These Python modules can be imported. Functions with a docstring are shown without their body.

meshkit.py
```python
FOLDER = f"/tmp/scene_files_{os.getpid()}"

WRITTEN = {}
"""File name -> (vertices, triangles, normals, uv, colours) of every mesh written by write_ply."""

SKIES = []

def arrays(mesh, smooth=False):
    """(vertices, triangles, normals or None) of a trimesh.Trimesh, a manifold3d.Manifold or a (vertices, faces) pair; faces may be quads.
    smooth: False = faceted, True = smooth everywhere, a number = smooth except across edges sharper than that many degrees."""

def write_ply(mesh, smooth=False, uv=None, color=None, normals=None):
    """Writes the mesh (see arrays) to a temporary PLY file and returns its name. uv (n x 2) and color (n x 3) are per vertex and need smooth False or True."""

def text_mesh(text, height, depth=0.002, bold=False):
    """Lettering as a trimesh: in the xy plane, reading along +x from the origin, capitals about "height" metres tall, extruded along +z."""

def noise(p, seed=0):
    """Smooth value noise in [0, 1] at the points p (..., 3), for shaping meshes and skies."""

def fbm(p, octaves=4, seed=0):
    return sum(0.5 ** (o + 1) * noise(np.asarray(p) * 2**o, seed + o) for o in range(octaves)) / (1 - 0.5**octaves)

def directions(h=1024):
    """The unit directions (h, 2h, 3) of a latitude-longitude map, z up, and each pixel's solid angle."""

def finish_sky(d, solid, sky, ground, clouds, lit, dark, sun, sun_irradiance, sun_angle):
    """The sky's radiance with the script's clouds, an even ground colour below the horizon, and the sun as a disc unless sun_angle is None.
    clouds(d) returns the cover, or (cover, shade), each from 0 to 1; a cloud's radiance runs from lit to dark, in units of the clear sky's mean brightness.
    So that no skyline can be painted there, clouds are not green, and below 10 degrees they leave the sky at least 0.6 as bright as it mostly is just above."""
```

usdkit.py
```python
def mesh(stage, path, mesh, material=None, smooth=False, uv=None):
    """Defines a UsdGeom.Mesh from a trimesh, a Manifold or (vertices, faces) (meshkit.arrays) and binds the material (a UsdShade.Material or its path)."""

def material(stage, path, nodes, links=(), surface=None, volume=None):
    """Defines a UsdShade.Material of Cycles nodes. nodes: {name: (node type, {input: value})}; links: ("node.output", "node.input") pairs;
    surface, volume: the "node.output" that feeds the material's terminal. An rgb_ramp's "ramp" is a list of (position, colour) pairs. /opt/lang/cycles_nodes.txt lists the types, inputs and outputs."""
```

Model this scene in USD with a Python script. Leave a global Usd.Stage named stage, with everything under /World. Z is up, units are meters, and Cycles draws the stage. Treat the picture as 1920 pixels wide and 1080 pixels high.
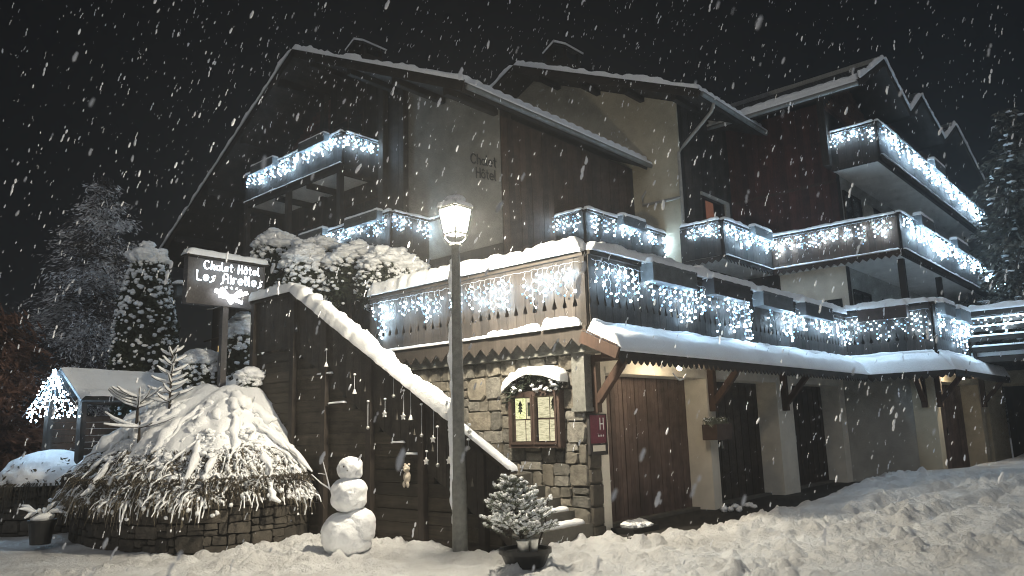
import math, random
import numpy as np
import trimesh
from shapely.geometry import Polygon, MultiPoint, LineString, Point, box as sbox
from shapely import affinity
from shapely.ops import unary_union
import usdkit, meshkit
from pxr import Usd, UsdGeom, UsdLux, UsdShade, Gf, Sdf, Vt

stage = Usd.Stage.CreateInMemory()
UsdGeom.SetStageUpAxis(stage, UsdGeom.Tokens.z)
UsdGeom.SetStageMetersPerUnit(stage, 1.0)
UsdGeom.Xform.Define(stage, '/World')
UsdGeom.Scope.Define(stage, '/World/Looks')
rad = math.radians

# ------------------------------------------------------------------ camera, sky, light
EXPOSURE = 0.32
FPX = 1425.9
YAW, PITCH, ROLL = rad(41.70), rad(10.349), rad(1.657)
fw = np.array([math.cos(YAW), math.sin(YAW), 0]); rt = np.array([math.sin(YAW), -math.cos(YAW), 0]); up = np.array([0, 0, 1.])
CF = fw*math.cos(PITCH)+up*math.sin(PITCH); _u = -fw*math.sin(PITCH)+up*math.cos(PITCH)
CR = rt*math.cos(ROLL)-_u*math.sin(ROLL); CU = _u*math.cos(ROLL)+rt*math.sin(ROLL)
EYE = np.array([-9.46, -6.96, 1.6])
cam = UsdGeom.Camera.Define(stage, '/World/camera')
cam.CreateHorizontalApertureAttr(36.0); cam.CreateVerticalApertureAttr(36.0*9/16)
cam.CreateFocalLengthAttr(36.0*FPX/1920)
cam.CreateClippingRangeAttr(Gf.Vec2f(0.05, 2000))
cam.CreateFStopAttr(1.8); cam.CreateFocusDistanceAttr(14.0)
cam.CreateExposureAttr(EXPOSURE)
_m = np.eye(4); _m[0, :3], _m[1, :3], _m[2, :3], _m[3, :3] = CR, CU, -CF, EYE
cam.AddTransformOp().Set(Gf.Matrix4d(*_m.ravel().tolist()))

SUN_DIR = np.array([-0.55, -0.62, 0.62]); SUN_DIR /= np.linalg.norm(SUN_DIR)   # the light of the other street lamps behind the camera, and of the bright snow cloud
SUN_ELEV, SUN_ROT = math.asin(SUN_DIR[2]), math.atan2(SUN_DIR[0], SUN_DIR[1])
usdkit.material(stage, '/World/Looks/night_sky', {
    's': ('sky_texture', {'sky_type': 'single_scattering', 'sun_disc': False, 'sun_elevation': SUN_ELEV, 'sun_rotation': SUN_ROT}),
    'm': ('mix', {'mix_type': 'mix', 'fac': 0.99, 'color2': (0.028, 0.028, 0.030)}),
    'b': ('background_shader', {'strength': 0.05})}, [('s.color', 'm.color1'), ('m.color', 'b.color')], surface='b.background')
dome = UsdLux.DomeLight.Define(stage, '/World/sky')
UsdShade.MaterialBindingAPI.Apply(dome.GetPrim()).Bind(UsdShade.Material.Get(stage, '/World/Looks/night_sky'))
dome.GetPrim().SetCustomDataByKey('kind', 'structure')
sun = UsdLux.DistantLight.Define(stage, '/World/town_glow')
sun.CreateNormalizeAttr(True); sun.CreateIntensityAttr(0.12); sun.CreateAngleAttr(50.0); sun.CreateColorAttr(Gf.Vec3f(0.93, 0.96, 1.0))
def z_to(light, d):
    """Turns a light so that its -z axis points along -d."""
    z = np.asarray(d, float); x = np.cross([0, 0, 1.], z); x = x/np.linalg.norm(x) if np.linalg.norm(x) > 1e-6 else np.array([1., 0, 0]); y = np.cross(z, x)
    m = np.eye(4); m[0, :3], m[1, :3], m[2, :3] = x, y, z
    light.AddTransformOp().Set(Gf.Matrix4d(*m.ravel().tolist()))
z_to(sun, SUN_DIR)
LANTERN, LED_GLOW, HAZE, FLAKES = 3.0, 1.15, 0.0024, 11000

# ------------------------------------------------------------------ helpers
_used = {}
def numbered(parent, name):
    k = (parent, name); n = _used.get(k, 0); _used[k] = n+1
    return name if n == 0 else f'{name}_{n:03d}'
_origin = {'/World': np.zeros(3)}
def cd(p, **kw):
    for k, v in kw.items():
        if v is not None: p.SetCustomDataByKey(k, v)
def thing(name, label, cat, loc=(0, 0, 0), group=None, kind=None):
    path = '/World/'+numbered('/World', name)
    x = UsdGeom.Xform.Define(stage, path); x.AddTranslateOp().Set(Gf.Vec3d(*map(float, loc)))
    _origin[path] = np.array(loc, float)
    cd(x.GetPrim(), label=label, category=cat, group=group, kind=kind)
    return path
def cat_mesh(ms):
    ms = [trimesh.Trimesh(*meshkit.arrays(m)[:2], process=False) if not isinstance(m, trimesh.Trimesh) else m for m in ms]
    vs, fs, n = [], [], 0
    for m in ms:
        vs.append(np.asarray(m.vertices)); fs.append(np.asarray(m.faces)+n); n += len(m.vertices)
    return trimesh.Trimesh(np.vstack(vs), np.vstack(fs), process=False)
def part(parent, name, m, mat, smooth=False, label=None, kind=None):
    """One mesh, given in world coordinates, as a child of a thing or of a part."""
    if isinstance(m, list): m = cat_mesh(m)
    path = parent+'/'+numbered(parent, name)
    o = _origin[parent]; _origin[path] = o
    v, f, _ = meshkit.arrays(m)
    p = usdkit.mesh(stage, path, trimesh.Trimesh(v-o, f, process=False), MAT[mat], smooth=smooth).GetPrim()
    cd(p, label=label, kind=kind)
    return path
def solo(name, m, mat, label=None, cat=None, group=None, kind=None, smooth=False):
    if isinstance(m, list): m = cat_mesh(m)
    path = '/World/'+numbered('/World', name); _origin[path] = np.zeros(3)
    v, f, _ = meshkit.arrays(m)
    p = usdkit.mesh(stage, path, trimesh.Trimesh(v, f, process=False), MAT[mat], smooth=smooth).GetPrim()
    cd(p, label=label, category=cat, group=group, kind=kind)
    return path
def copy_of(src, name, label, loc, group=None, cat=None, rotz=0.0, scale=1.0):
    path = '/World/'+numbered('/World', name)
    x = UsdGeom.Xform.Define(stage, path)
    x.GetPrim().GetReferences().AddInternalReference(src); x.GetPrim().SetInstanceable(True)
    x.ClearXformOpOrder() if False else None
    op = UsdGeom.Xformable(x.GetPrim())
    op.SetXformOpOrder([])
    m = Gf.Matrix4d(1.0); r = rotz
    c, s = math.cos(r)*scale, math.sin(r)*scale
    m = Gf.Matrix4d(c, s, 0, 0, -s, c, 0, 0, 0, 0, scale, 0, *map(float, loc), 1)
    op.MakeMatrixXform().Set(m)
    cd(x.GetPrim(), label=label, category=cat, group=group)
    return path

def bx(x0, x1, y0, y1, z0, z1):
    m = trimesh.creation.box(extents=(abs(x1-x0), abs(y1-y0), abs(z1-z0)))
    m.apply_translation(((x0+x1)/2, (y0+y1)/2, (z0+z1)/2)); return m
def beam(p, q, w, h, upv=(0, 0, 1)):
    """A square bar from p to q, w across and h along upv."""
    p, q = np.asarray(p, float), np.asarray(q, float); d = q-p; L = np.linalg.norm(d); d /= L
    s = np.cross(d, upv); s /= np.linalg.norm(s); u = np.cross(s, d)
    m = trimesh.creation.box(extents=(L, w, h)); T = np.eye(4); T[:3, 0], T[:3, 1], T[:3, 2], T[:3, 3] = d, s, u, (p+q)/2
    m.apply_transform(T); return m
def tube(pts, r, n=6, cap=True):
    pts = np.asarray(pts, float); k = len(pts); r = np.broadcast_to(np.asarray(r, float), k)
    t = np.gradient(pts, axis=0); t /= np.maximum(np.linalg.norm(t, axis=1, keepdims=True), 1e-9)
    ref = np.where(np.abs(t[:, 2:3]) > .9, [[1., 0, 0]], [[0, 0, 1.]]); a = np.cross(t, ref); a /= np.linalg.norm(a, axis=1, keepdims=True); b = np.cross(t, a)
    th = np.arange(n)/n*2*np.pi
    v = (pts[:, None]+r[:, None, None]*(np.cos(th)[None, :, None]*a[:, None]+np.sin(th)[None, :, None]*b[:, None])).reshape(-1, 3)
    i, j = np.meshgrid(np.arange(k-1), np.arange(n), indexing='ij'); i, j = i.ravel(), j.ravel(); j2 = (j+1) % n
    f = np.vstack([np.stack([i*n+j, (i+1)*n+j, (i+1)*n+j2], 1), np.stack([i*n+j, (i+1)*n+j2, i*n+j2], 1)])
    if cap:
        v = np.vstack([v, pts[0], pts[-1]]); c0, c1 = k*n, k*n+1; jj = np.arange(n); j3 = (jj+1) % n
        f = np.vstack([f, np.stack([np.full(n, c0), jj, j3], 1), np.stack([np.full(n, c1), (k-1)*n+j3, (k-1)*n+jj], 1)])
    return trimesh.Trimesh(v, f[:, ::-1], process=False)
def lathe(prof, c, n=20):
    """prof: (radius, z) pairs turned about the vertical through c."""
    prof = np.asarray(prof, float); th = np.arange(n)/n*2*np.pi; k = len(prof)
    v = np.stack([c[0]+prof[:, :1]*np.cos(th), c[1]+prof[:, :1]*np.sin(th), np.repeat(c[2]+prof[:, 1:], n, 1)], -1).reshape(-1, 3)
    i, j = np.meshgrid(np.arange(k-1), np.arange(n), indexing='ij'); i, j = i.ravel(), j.ravel(); j2 = (j+1) % n
    f = np.vstack([np.stack([i*n+j, i*n+j2, (i+1)*n+j2], 1), np.stack([i*n+j, (i+1)*n+j2, (i+1)*n+j], 1)])
    return trimesh.Trimesh(v, f, process=False)
def extr(poly, depth):
    gs = [g for g in getattr(poly, 'geoms', [poly]) if g.area > 1e-6]
    return cat_mesh([trimesh.creation.extrude_polygon(g, depth, engine='earcut') for g in gs])
def stand(m, origin, along, out):
    """Takes a mesh drawn in (x, y) and extruded in z to the wall with x along 'along', y up and z out."""
    T = np.eye(4); T[:3, 0], T[:3, 1], T[:3, 2], T[:3, 3] = along, (0, 0, 1), out, origin
    m = m.copy(); m.apply_transform(T)
    if np.linalg.det(T[:3, :3]) < 0: m.invert()
    return m
def grid_mesh(P):
    """Quads over a grid of points P[i, j]."""
    a, b = P.shape[:2]; i, j = np.meshgrid(np.arange(a-1), np.arange(b-1), indexing='ij'); i, j = i.ravel(), j.ravel()
    q = np.stack([i*b+j, (i+1)*b+j, (i+1)*b+j+1, i*b+j+1], 1)
    return trimesh.Trimesh(P.reshape(-1, 3), np.vstack([q[:, [0, 1, 2]], q[:, [0, 2, 3]]]), process=False)
def lump(c, r, seed=0, sub=2, squash=(1, 1, 1), amp=.25, freq=1.5):
    m = trimesh.creation.icosphere(sub, 1.0); v = np.asarray(m.vertices)
    k = 1+amp*(meshkit.fbm(v*freq+seed*7.13+50, 3, seed)-.5)*2
    m.vertices = v*k[:, None]*r*np.asarray(squash)+c; return m
def snow_strip(pts, w, h, seed=0, step=.05, side=(0, 0), droop=.03, n=9, up=(0, 0, 1), rough=.35):
    """A loaf of snow lying along a line of points; w wide, h high."""
    pts = np.asarray(pts, float); seg = np.linalg.norm(np.diff(pts, axis=0), axis=1); s = np.r_[0, np.cumsum(seg)]
    k = max(3, int(s[-1]/step)); t = np.linspace(0, s[-1], k); P = np.stack([np.interp(t, s, pts[:, a]) for a in range(3)], 1)
    d = np.gradient(P, axis=0); d /= np.linalg.norm(d, axis=1, keepdims=True); upv = np.asarray(up, float)
    sd = np.cross(d, upv); sd /= np.linalg.norm(sd, axis=1, keepdims=True); uu = np.cross(sd, d)
    nz = meshkit.fbm(np.stack([t*1.7, 0*t+seed*3.1, 0*t], 1), 4, seed)-.5
    nz2 = meshkit.fbm(np.stack([t*6, 0*t+seed*1.7, 0*t+9], 1), 3, seed+5)-.5
    end = np.clip(np.minimum(t, s[-1]-t)/(h*.6), 0, 1)**.5
    th = np.linspace(-.18*np.pi, 1.18*np.pi, n)
    ca, sa = np.cos(th), np.sin(th)
    cx = np.sign(ca)*np.abs(ca)**.55; cy = np.where(sa > 0, np.abs(sa)**.6, sa*.28)
    W = w/2*(1+rough*.35*nz2+.12*nz)*(.75+.25*end); H = h*(1+rough*nz*1.6+rough*.8*nz2)*end
    v = P[:, None]+sd[:, None]*(W[:, None]*cx[None])[..., None]+uu[:, None]*(H[:, None]*np.maximum(cy, 0)[None]+droop*np.minimum(cy, 0)[None]*3)[..., None]
    q = meshkit.fbm(v*9, 3, seed+3)-.5
    v = v+uu[:, None]*(q*.05*h/.2)[..., None]*(cy > 0)[None, :, None]+sd[:, None]*((meshkit.fbm(v*11+40, 2, seed+4)-.5)*.05*h/.2)[..., None]
    m = grid_mesh(v); b = n; c0, c1 = len(m.vertices), len(m.vertices)+1
    vv = np.vstack([m.vertices, v[0].mean(0), v[-1].mean(0)]); jj = np.arange(n-1)
    f = np.vstack([m.faces, np.stack([np.full(n-1, c0), jj+1, jj], 1), np.stack([np.full(n-1, c1), (k-1)*n+jj, (k-1)*n+jj+1], 1)])
    return trimesh.Trimesh(vv, f, process=False)

def ray(x, y): return CF+CR*(x-960)/FPX-CU*(y-540)/FPX
def on(k, val, x, y):
    d = ray(x, y); return EYE+d*(val-EYE[k])/d[k]
def onx(x, y, X): return on(0, X, x, y)
def ony(x, y, Y): return on(1, Y, x, y)
def away(x, y, D):
    d = ray(x, y); return EYE+d*D/np.linalg.norm(d[:2])

# ------------------------------------------------------------------ materials
MAT = {}
def mk(name, nodes, links, surface='p.BSDF', volume=None):
    MAT[name] = usdkit.material(stage, '/World/Looks/'+name, nodes, links, surface=surface, volume=volume)
def wood(name, dark, light, axis='z', rough=.72, vary=.35, fine=26.0, bump=.35):
    sc = [fine, fine, fine]; sc['xyz'.index(axis)] = fine*.05
    mk(name, {'g': ('geometry', {}), 'oi': ('object_info', {}), 'm': ('mapping', {'scale': tuple(sc)}), 'add': ('mix_vector', {}) if False else ('mapping', {'scale': (1, 1, 1)}),
              'n': ('noise_texture', {'scale': 1.0, 'detail': 5.0, 'roughness': .65, 'distortion': .6}), 'w': ('noise_texture', {'scale': 2.2, 'detail': 4.0}),
              'r': ('rgb_ramp', {'ramp': [(.25, dark), (.75, light)]}), 'mr': ('map_range', {'from_min': 0., 'from_max': 1., 'to_min': 1-vary, 'to_max': 1+vary}),
              'h': ('hsv', {}), 'mr2': ('map_range', {'from_min': .3, 'from_max': .7, 'to_min': .65, 'to_max': 1.2}), 'mu': ('math', {'math_type': 'multiply'}),
              'b': ('bump', {'strength': bump, 'distance': .01}), 'p': ('principled_bsdf', {'roughness': rough, 'specular_ior_level': .35})},
       [('g.position', 'm.vector'), ('m.vector', 'n.vector'), ('n.fac', 'r.fac'), ('r.color', 'h.color'), ('oi.random', 'mr.value'), ('g.position', 'w.vector'), ('w.fac', 'mr2.value'), ('mr.result', 'mu.value1'), ('mr2.result', 'mu.value2'),
        ('mu.value', 'h.value'), ('h.color', 'p.base_color'), ('n.fac', 'b.height'), ('b.normal', 'p.normal')])
def plain(name, color, rough=.6, metallic=0.0, var=.25, scale=6.0, bump=.0, bscale=40.0, rnd=0.0, spec=.5):
    mk(name, {'g': ('geometry', {}), 'oi': ('object_info', {}), 'n': ('noise_texture', {'scale': scale, 'detail': 6.0, 'roughness': .6}), 'mr': ('map_range', {'from_min': .25, 'from_max': .75, 'to_min': 1-var, 'to_max': 1+var}),
              'mo': ('map_range', {'from_min': 0., 'from_max': 1., 'to_min': 1-rnd, 'to_max': 1+rnd}), 'mu': ('math', {'math_type': 'multiply'}),
              'h': ('hsv', {'color': color}), 'n2': ('noise_texture', {'scale': bscale, 'detail': 4.0}), 'b': ('bump', {'strength': max(bump, .01), 'distance': .02}),
              'p': ('principled_bsdf', {'roughness': rough, 'metallic': metallic, 'specular_ior_level': spec})},
       [('g.position', 'n.vector'), ('g.position', 'n2.vector'), ('n.fac', 'mr.value'), ('oi.random', 'mo.value'), ('mr.result', 'mu.value1'), ('mo.result', 'mu.value2'), ('mu.value', 'h.value'), ('h.color', 'p.base_color'), ('n2.fac', 'b.height'), ('b.normal', 'p.normal')])
def glow(name, color, strength):
    mk(name, {'e': ('emission', {'color': color, 'strength': strength})}, [], surface='e.emission')

def snow_mat(name, c0, c1, bscale, bstr, dist=.03, c2=None):
    mk(name, {'g': ('geometry', {}), 'n': ('noise_texture', {'scale': bscale, 'detail': 8.0, 'roughness': .68}), 'n2': ('noise_texture', {'scale': 1.3, 'detail': 5.0}),
              'r': ('rgb_ramp', {'ramp': [(.35, c0), (.6, c1)]}), 'b': ('bump', {'strength': bstr, 'distance': dist}),
              'p': ('principled_bsdf', {'roughness': .78, 'specular_ior_level': .3, 'sheen_weight': .15})},
       [('g.position', 'n.vector'), ('g.position', 'n2.vector'), ('n2.fac', 'r.fac'), ('r.color', 'p.base_color'), ('n.fac', 'b.height'), ('b.normal', 'p.normal')])
snow_mat('snow', (.80, .81, .83), (.86, .87, .88), 24.0, .55)
snow_mat('snow_ground', (.62, .61, .60), (.82, .82, .82), 15.0, 1.0, .10)
wood('wood_dark', (.012, .009, .0075), (.050, .038, .030), 'z', vary=.5)
wood('wood_dark_flat', (.012, .009, .007), (.042, .031, .023), 'y')
wood('wood_dark_long', (.010, .008, .0065), (.036, .027, .021), 'x')
wood('wood_front', (.036, .030, .026), (.074, .062, .053), 'z', vary=.25)
wood('wood_front_flat', (.038, .031, .026), (.075, .062, .052), 'y', vary=.2)
wood('wood_red', (.030, .011, .008), (.072, .024, .017), 'z', vary=.35)
wood('wood_brown', (.030, .018, .012), (.085, .050, .032), 'z', vary=.3)
wood('wood_bracket', (.034, .019, .013), (.075, .042, .029), 'z', vary=.2)
wood('door_red', (.066, .046, .040), (.128, .090, .079), 'z', vary=.22, fine=34.0)
wood('door_dark', (.018, .014, .012), (.045, .034, .028), 'z', vary=.16)
wood('wood_stair', (.018, .015, .011), (.060, .048, .034), 'y', vary=.4)
wood('wood_stair_up', (.016, .013, .011), (.045, .037, .030), 'z', vary=.35)
wood('wood_sign', (.062, .056, .056), (.125, .114, .112), 'y', vary=.1)
wood('shingle_siding', (.075, .036, .025), (.16, .080, .054), 'y', vary=.3)
plain('plaster', (.62, .58, .50), .9, var=.14, scale=2.2, bump=.35, bscale=55.0)
plain('plaster_cream', (.46, .41, .31), .9, var=.16, scale=1.6, bump=.3, bscale=60.0)
plain('plaster_grey', (.33, .325, .30), .9, var=.18, scale=1.8, bump=.3, bscale=60.0)
plain('soffit', (.66, .65, .62), .85, var=.12, scale=2.0)
plain('stone', (.148, .135, .112), .88, var=.48, scale=7.0, bump=.8, bscale=22.0, rnd=.38)
plain('stone_grey', (.145, .137, .120), .88, var=.5, scale=9.0, bump=.9, bscale=26.0, rnd=.45)
plain('stone_tan', (.150, .134, .108), .88, var=.5, scale=6.0, bump=.9, bscale=20.0, rnd=.35)
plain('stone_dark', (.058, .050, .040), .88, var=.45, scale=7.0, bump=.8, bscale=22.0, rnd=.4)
plain('mortar', (.10, .088, .070), .95, var=.4, scale=9.0, bump=.6)
plain('mortar_dark', (.025, .021, .017), .95, var=.4, scale=9.0, bump=.6)
plain('asphalt', (.020, .018, .016), .75, var=.4, scale=5.0, bump=.7, bscale=70.0)
plain('concrete', (.085, .078, .066), .85, var=.25, scale=4.0, bump=.4)
plain('metal_dark', (.03, .032, .032), .5, .4, var=.3)
plain('metal_pole', (.17, .17, .155), .6, .1, var=.3, scale=14.0, bump=.35, bscale=60.0)
plain('metal_pipe', (.33, .31, .28), .5, .3, var=.2)
plain('gutter', (.22, .22, .21), .5, .4, var=.25)
plain('black_plastic', (.012, .012, .012), .5, var=.3)
plain('black_paint', (.010, .010, .010), .7, var=.2)
plain('void', (.006, .006, .007), .8, var=.2)
plain('bark', (.045, .034, .026), .9, var=.4, scale=12.0, bump=.6)
plain('needles', (.020, .030, .016), .8, var=.5, scale=18.0)
plain('needles_pale', (.16, .175, .135), .85, var=.5, scale=20.0)
plain('spruce', (.045, .040, .030), .85, var=.5, scale=9.0)
plain('spruce_pale', (.14, .128, .10), .85, var=.5, scale=9.0)
plain('plaster_old', (.21, .20, .175), .9, var=.35, scale=1.1, bump=.4, bscale=40.0)
plain('hedge_leaf', (.026, .034, .018), .75, var=.5, scale=20.0)
plain('frost_twig', (.62, .62, .64), .9, var=.6, scale=5.0)
plain('dark_twig', (.085, .082, .088), .9, var=.5, scale=3.0)
plain('red_twig', (.20, .10, .062), .9, var=.5, scale=3.0)
plain('straw', (.17, .145, .105), .9, var=.5, scale=9.0)
plain('dry_stem', (.060, .050, .036), .9, var=.5, scale=9.0)
plain('maroon', (.13, .018, .035), .4, var=.1)
plain('white_print', (.75, .74, .72), .5, var=.05)
plain('silver', (.5, .5, .48), .35, .8, var=.2)
plain('cord', (.45, .47, .50), .6, var=.1)
plain('figure', (.50, .44, .36), .9, var=.3, scale=20.0)
plain('box_grey', (.10, .11, .115), .7, var=.3, bump=.1)
plain('box_dark', (.030, .026, .026), .7, var=.3)
plain('box_wood', (.050, .030, .023), .75, var=.3, scale=10.0)
plain('metal_roof', (.055, .056, .058), .5, .3, var=.3, scale=5.0)
plain('curtain', (.45, .42, .36), .9, var=.25, scale=12.0)
mk('flake', {'d': ('diffuse_bsdf', {'color': (.88, .89, .92)}), 't': ('transparent_bsdf', {}), 'x': ('mix_closure', {'fac': .38})}, [('d.BSDF', 'x.closure1'), ('t.BSDF', 'x.closure2')], surface='x.closure')
mk('pane', {'t': ('transparent_bsdf', {}), 'g': ('glossy_bsdf', {'roughness': .05}), 'x': ('mix_closure', {'fac': .08})}, [('t.BSDF', 'x.closure1'), ('g.BSDF', 'x.closure2')], surface='x.closure')
mk('lantern_glass', {'t': ('transparent_bsdf', {}), 'e': ('emission', {'color': (1.0, .90, .70), 'strength': 100.0*LANTERN}), 'a': ('add_closure', {})}, [('t.BSDF', 'a.closure1'), ('e.emission', 'a.closure2')], surface='a.closure')
for _n, _c, _s in (('led_bright', (.55, .79, 1.0), 120.0), ('led', (.48, .74, 1.0), 34.0), ('led_dim', (.36, .64, 1.0), 1.3)): glow(_n, _c, _s*LED_GLOW)
glow('letter_glow', (.78, .92, 1.0), 5.0)
glow('emblem_glow', (.90, .96, 1.0), 7.0)
glow('warm_bulb', (1.0, .82, .56), 800.0)
glow('lit_window', (1.0, .72, .30), 1.1)
glow('orange_curtain', (1.0, .42, .26), .13)
mk('lit_paper', {'g': ('geometry', {}), 'm': ('mapping', {'scale': (1, 9, 60)}), 'n': ('noise_texture', {'scale': 1.0, 'detail': 3.0}), 'r': ('rgb_ramp', {'ramp': [(.34, (.50, .46, .27)), (.52, (1.0, .92, .60))]}), 'e': ('emission', {'strength': .80})},
   [('g.position', 'm.vector'), ('m.vector', 'n.vector'), ('n.fac', 'r.fac'), ('r.color', 'e.color')], surface='e.emission')
mk('lit_paper_green', {'g': ('geometry', {}), 'm': ('mapping', {'scale': (1, 16, 40)}), 'n': ('noise_texture', {'scale': 1.0, 'detail': 3.0}), 'r': ('rgb_ramp', {'ramp': [(.34, (.52, .55, .22)), (.52, (.98, 1.0, .52))]}), 'e': ('emission', {'strength': 1.05})},
   [('g.position', 'm.vector'), ('m.vector', 'n.vector'), ('n.fac', 'r.fac'), ('r.color', 'e.color')], surface='e.emission')
mk('haze_air', {'v': ('principled_volume', {'color': (.93, .94, .96), 'density': HAZE, 'anisotropy': .35})}, [], surface=None, volume='v.volume')

# ------------------------------------------------------------------ ground
def S(t): t = np.clip(t, 0, 1); return t*t*(3-2*t)
PLANTER = np.array([(-1.7, 4.78), (-2.3, 4.45), (-2.95, 4.38), (-3.55, 4.62), (-4.0, 5.2), (-4.3, 6.1), (-4.4, 7.2), (-4.25, 8.3), (-3.75, 9.4), (-3.0, 10.6)])
def smooth_path(p, k=240):
    from scipy.interpolate import CubicSpline
    s = np.r_[0, np.cumsum(np.linalg.norm(np.diff(p, axis=0), axis=1))]; t = np.linspace(0, s[-1], k)
    return CubicSpline(s, p)(t), t
PPATH, PS = smooth_path(PLANTER)
def snow_height(x, y):
    raise_ = (.06+.33*S((x+1.5)/8.0))*S((-.55-.75*S(x/1.5)+.25*S((x-5)/4)-y)/.8)*np.where(x > -2.5, 1, S((x+4.5)/2))
    base = -.05+.05*S((x+2)/3)-.10*S((y-2)/4)*S((-x-1)/2)
    h = base+raise_
    h += .05*S((-1.2-x)/1.0)*S((2.2-np.abs(y-.9))/1.5)                  # trampled heap by the lamp post
    inside = (x > .15) & (y > -.42-.8*S(x/1.4)+.25*S((x-5)/4)) & (x < 11.6)
    bay = (x > 11.2) & (y > -2.75)
    h = np.where(inside, h-.30*S((y+.42+.8*S(x/1.4)-.25*S((x-5)/4))/.25), h)
    h = np.where(bay, h-.9*S((y+2.75)/.5), h)
    return h
def axis(a, b, st, far, g=1.25):
    m = list(np.arange(a, b+1e-6, st)); lo, hi, s = [a], [b], st
    while lo[-1] > -far: s *= g; lo.append(lo[-1]-s)
    s = st
    while hi[-1] < far: s *= g; hi.append(hi[-1]+s)
    return np.array(lo[:0:-1]+m+hi[1:])
gx, gy = axis(-8.2, 9.0, .045, 80), axis(-7.2, 6.0, .045, 80)
GX, GY = np.meshgrid(gx, gy, indexing='ij')
GZ = snow_height(GX, GY)
P3 = np.stack([GX, GY, 0*GX], -1)
near = S((10-np.abs(GX-1))/3)*S((8.5-np.abs(GY))/2)
amp = (.12+1.0*S((meshkit.fbm(P3*.6, 2, 21)-.34)/.28))
GZ += near*amp*((meshkit.fbm(P3*1.1, 3, 11)-.5)*.14+(meshkit.fbm(P3*3.6, 4, 12)-.5)*.13+(meshkit.fbm(P3*8, 3, 13)-.5)*.12)
GZ += (1-near)*(meshkit.fbm(P3*.25, 3, 14)-.5)*.35
rng = np.random.default_rng(5)
# clods thrown up by the plough and by feet
for _ in range(26000):
    cx, cy = rng.uniform(-8, 9), rng.uniform(-7, 4.5)
    if cy > -.9 and cx > .1: continue
    if meshkit.noise(np.array([[cx*.9, cy*.9, 7.7]]))[0] < .40+.20*rng.random(): continue
    r = .04+.085*rng.random()**4
    i0, i1 = np.searchsorted(gx, (cx-r, cx+r)); j0, j1 = np.searchsorted(gy, (cy-r, cy+r))
    if i1-i0 < 1 or j1-j0 < 1: continue
    dx, dy = GX[i0:i1, j0:j1]-cx, GY[i0:i1, j0:j1]-cy
    q = 1-(dx*dx+dy*dy)/r**2
    GZ[i0:i1, j0:j1] = np.maximum(GZ[i0:i1, j0:j1], np.where(q > 0, GZ[i0:i1, j0:j1]+np.sqrt(np.maximum(q, 0))*r*.6*rng.random(), -9))
for k in range(60):                                                     # trodden hollows
    cx, cy = (-3.2+.30*k+.2*math.sin(k*2.1), -2.2+.12*math.sin(k)+(.16 if k % 2 else -.16)-.035*k) if k < 34 else (-5.6+.26*(k-34), 1.2-.10*(k-34)+(.15 if k % 2 else -.15))
    GZ -= .055*np.exp(-(((GX-cx)/.15)**2+((GY-cy)/.085)**2)**1.5)
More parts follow.
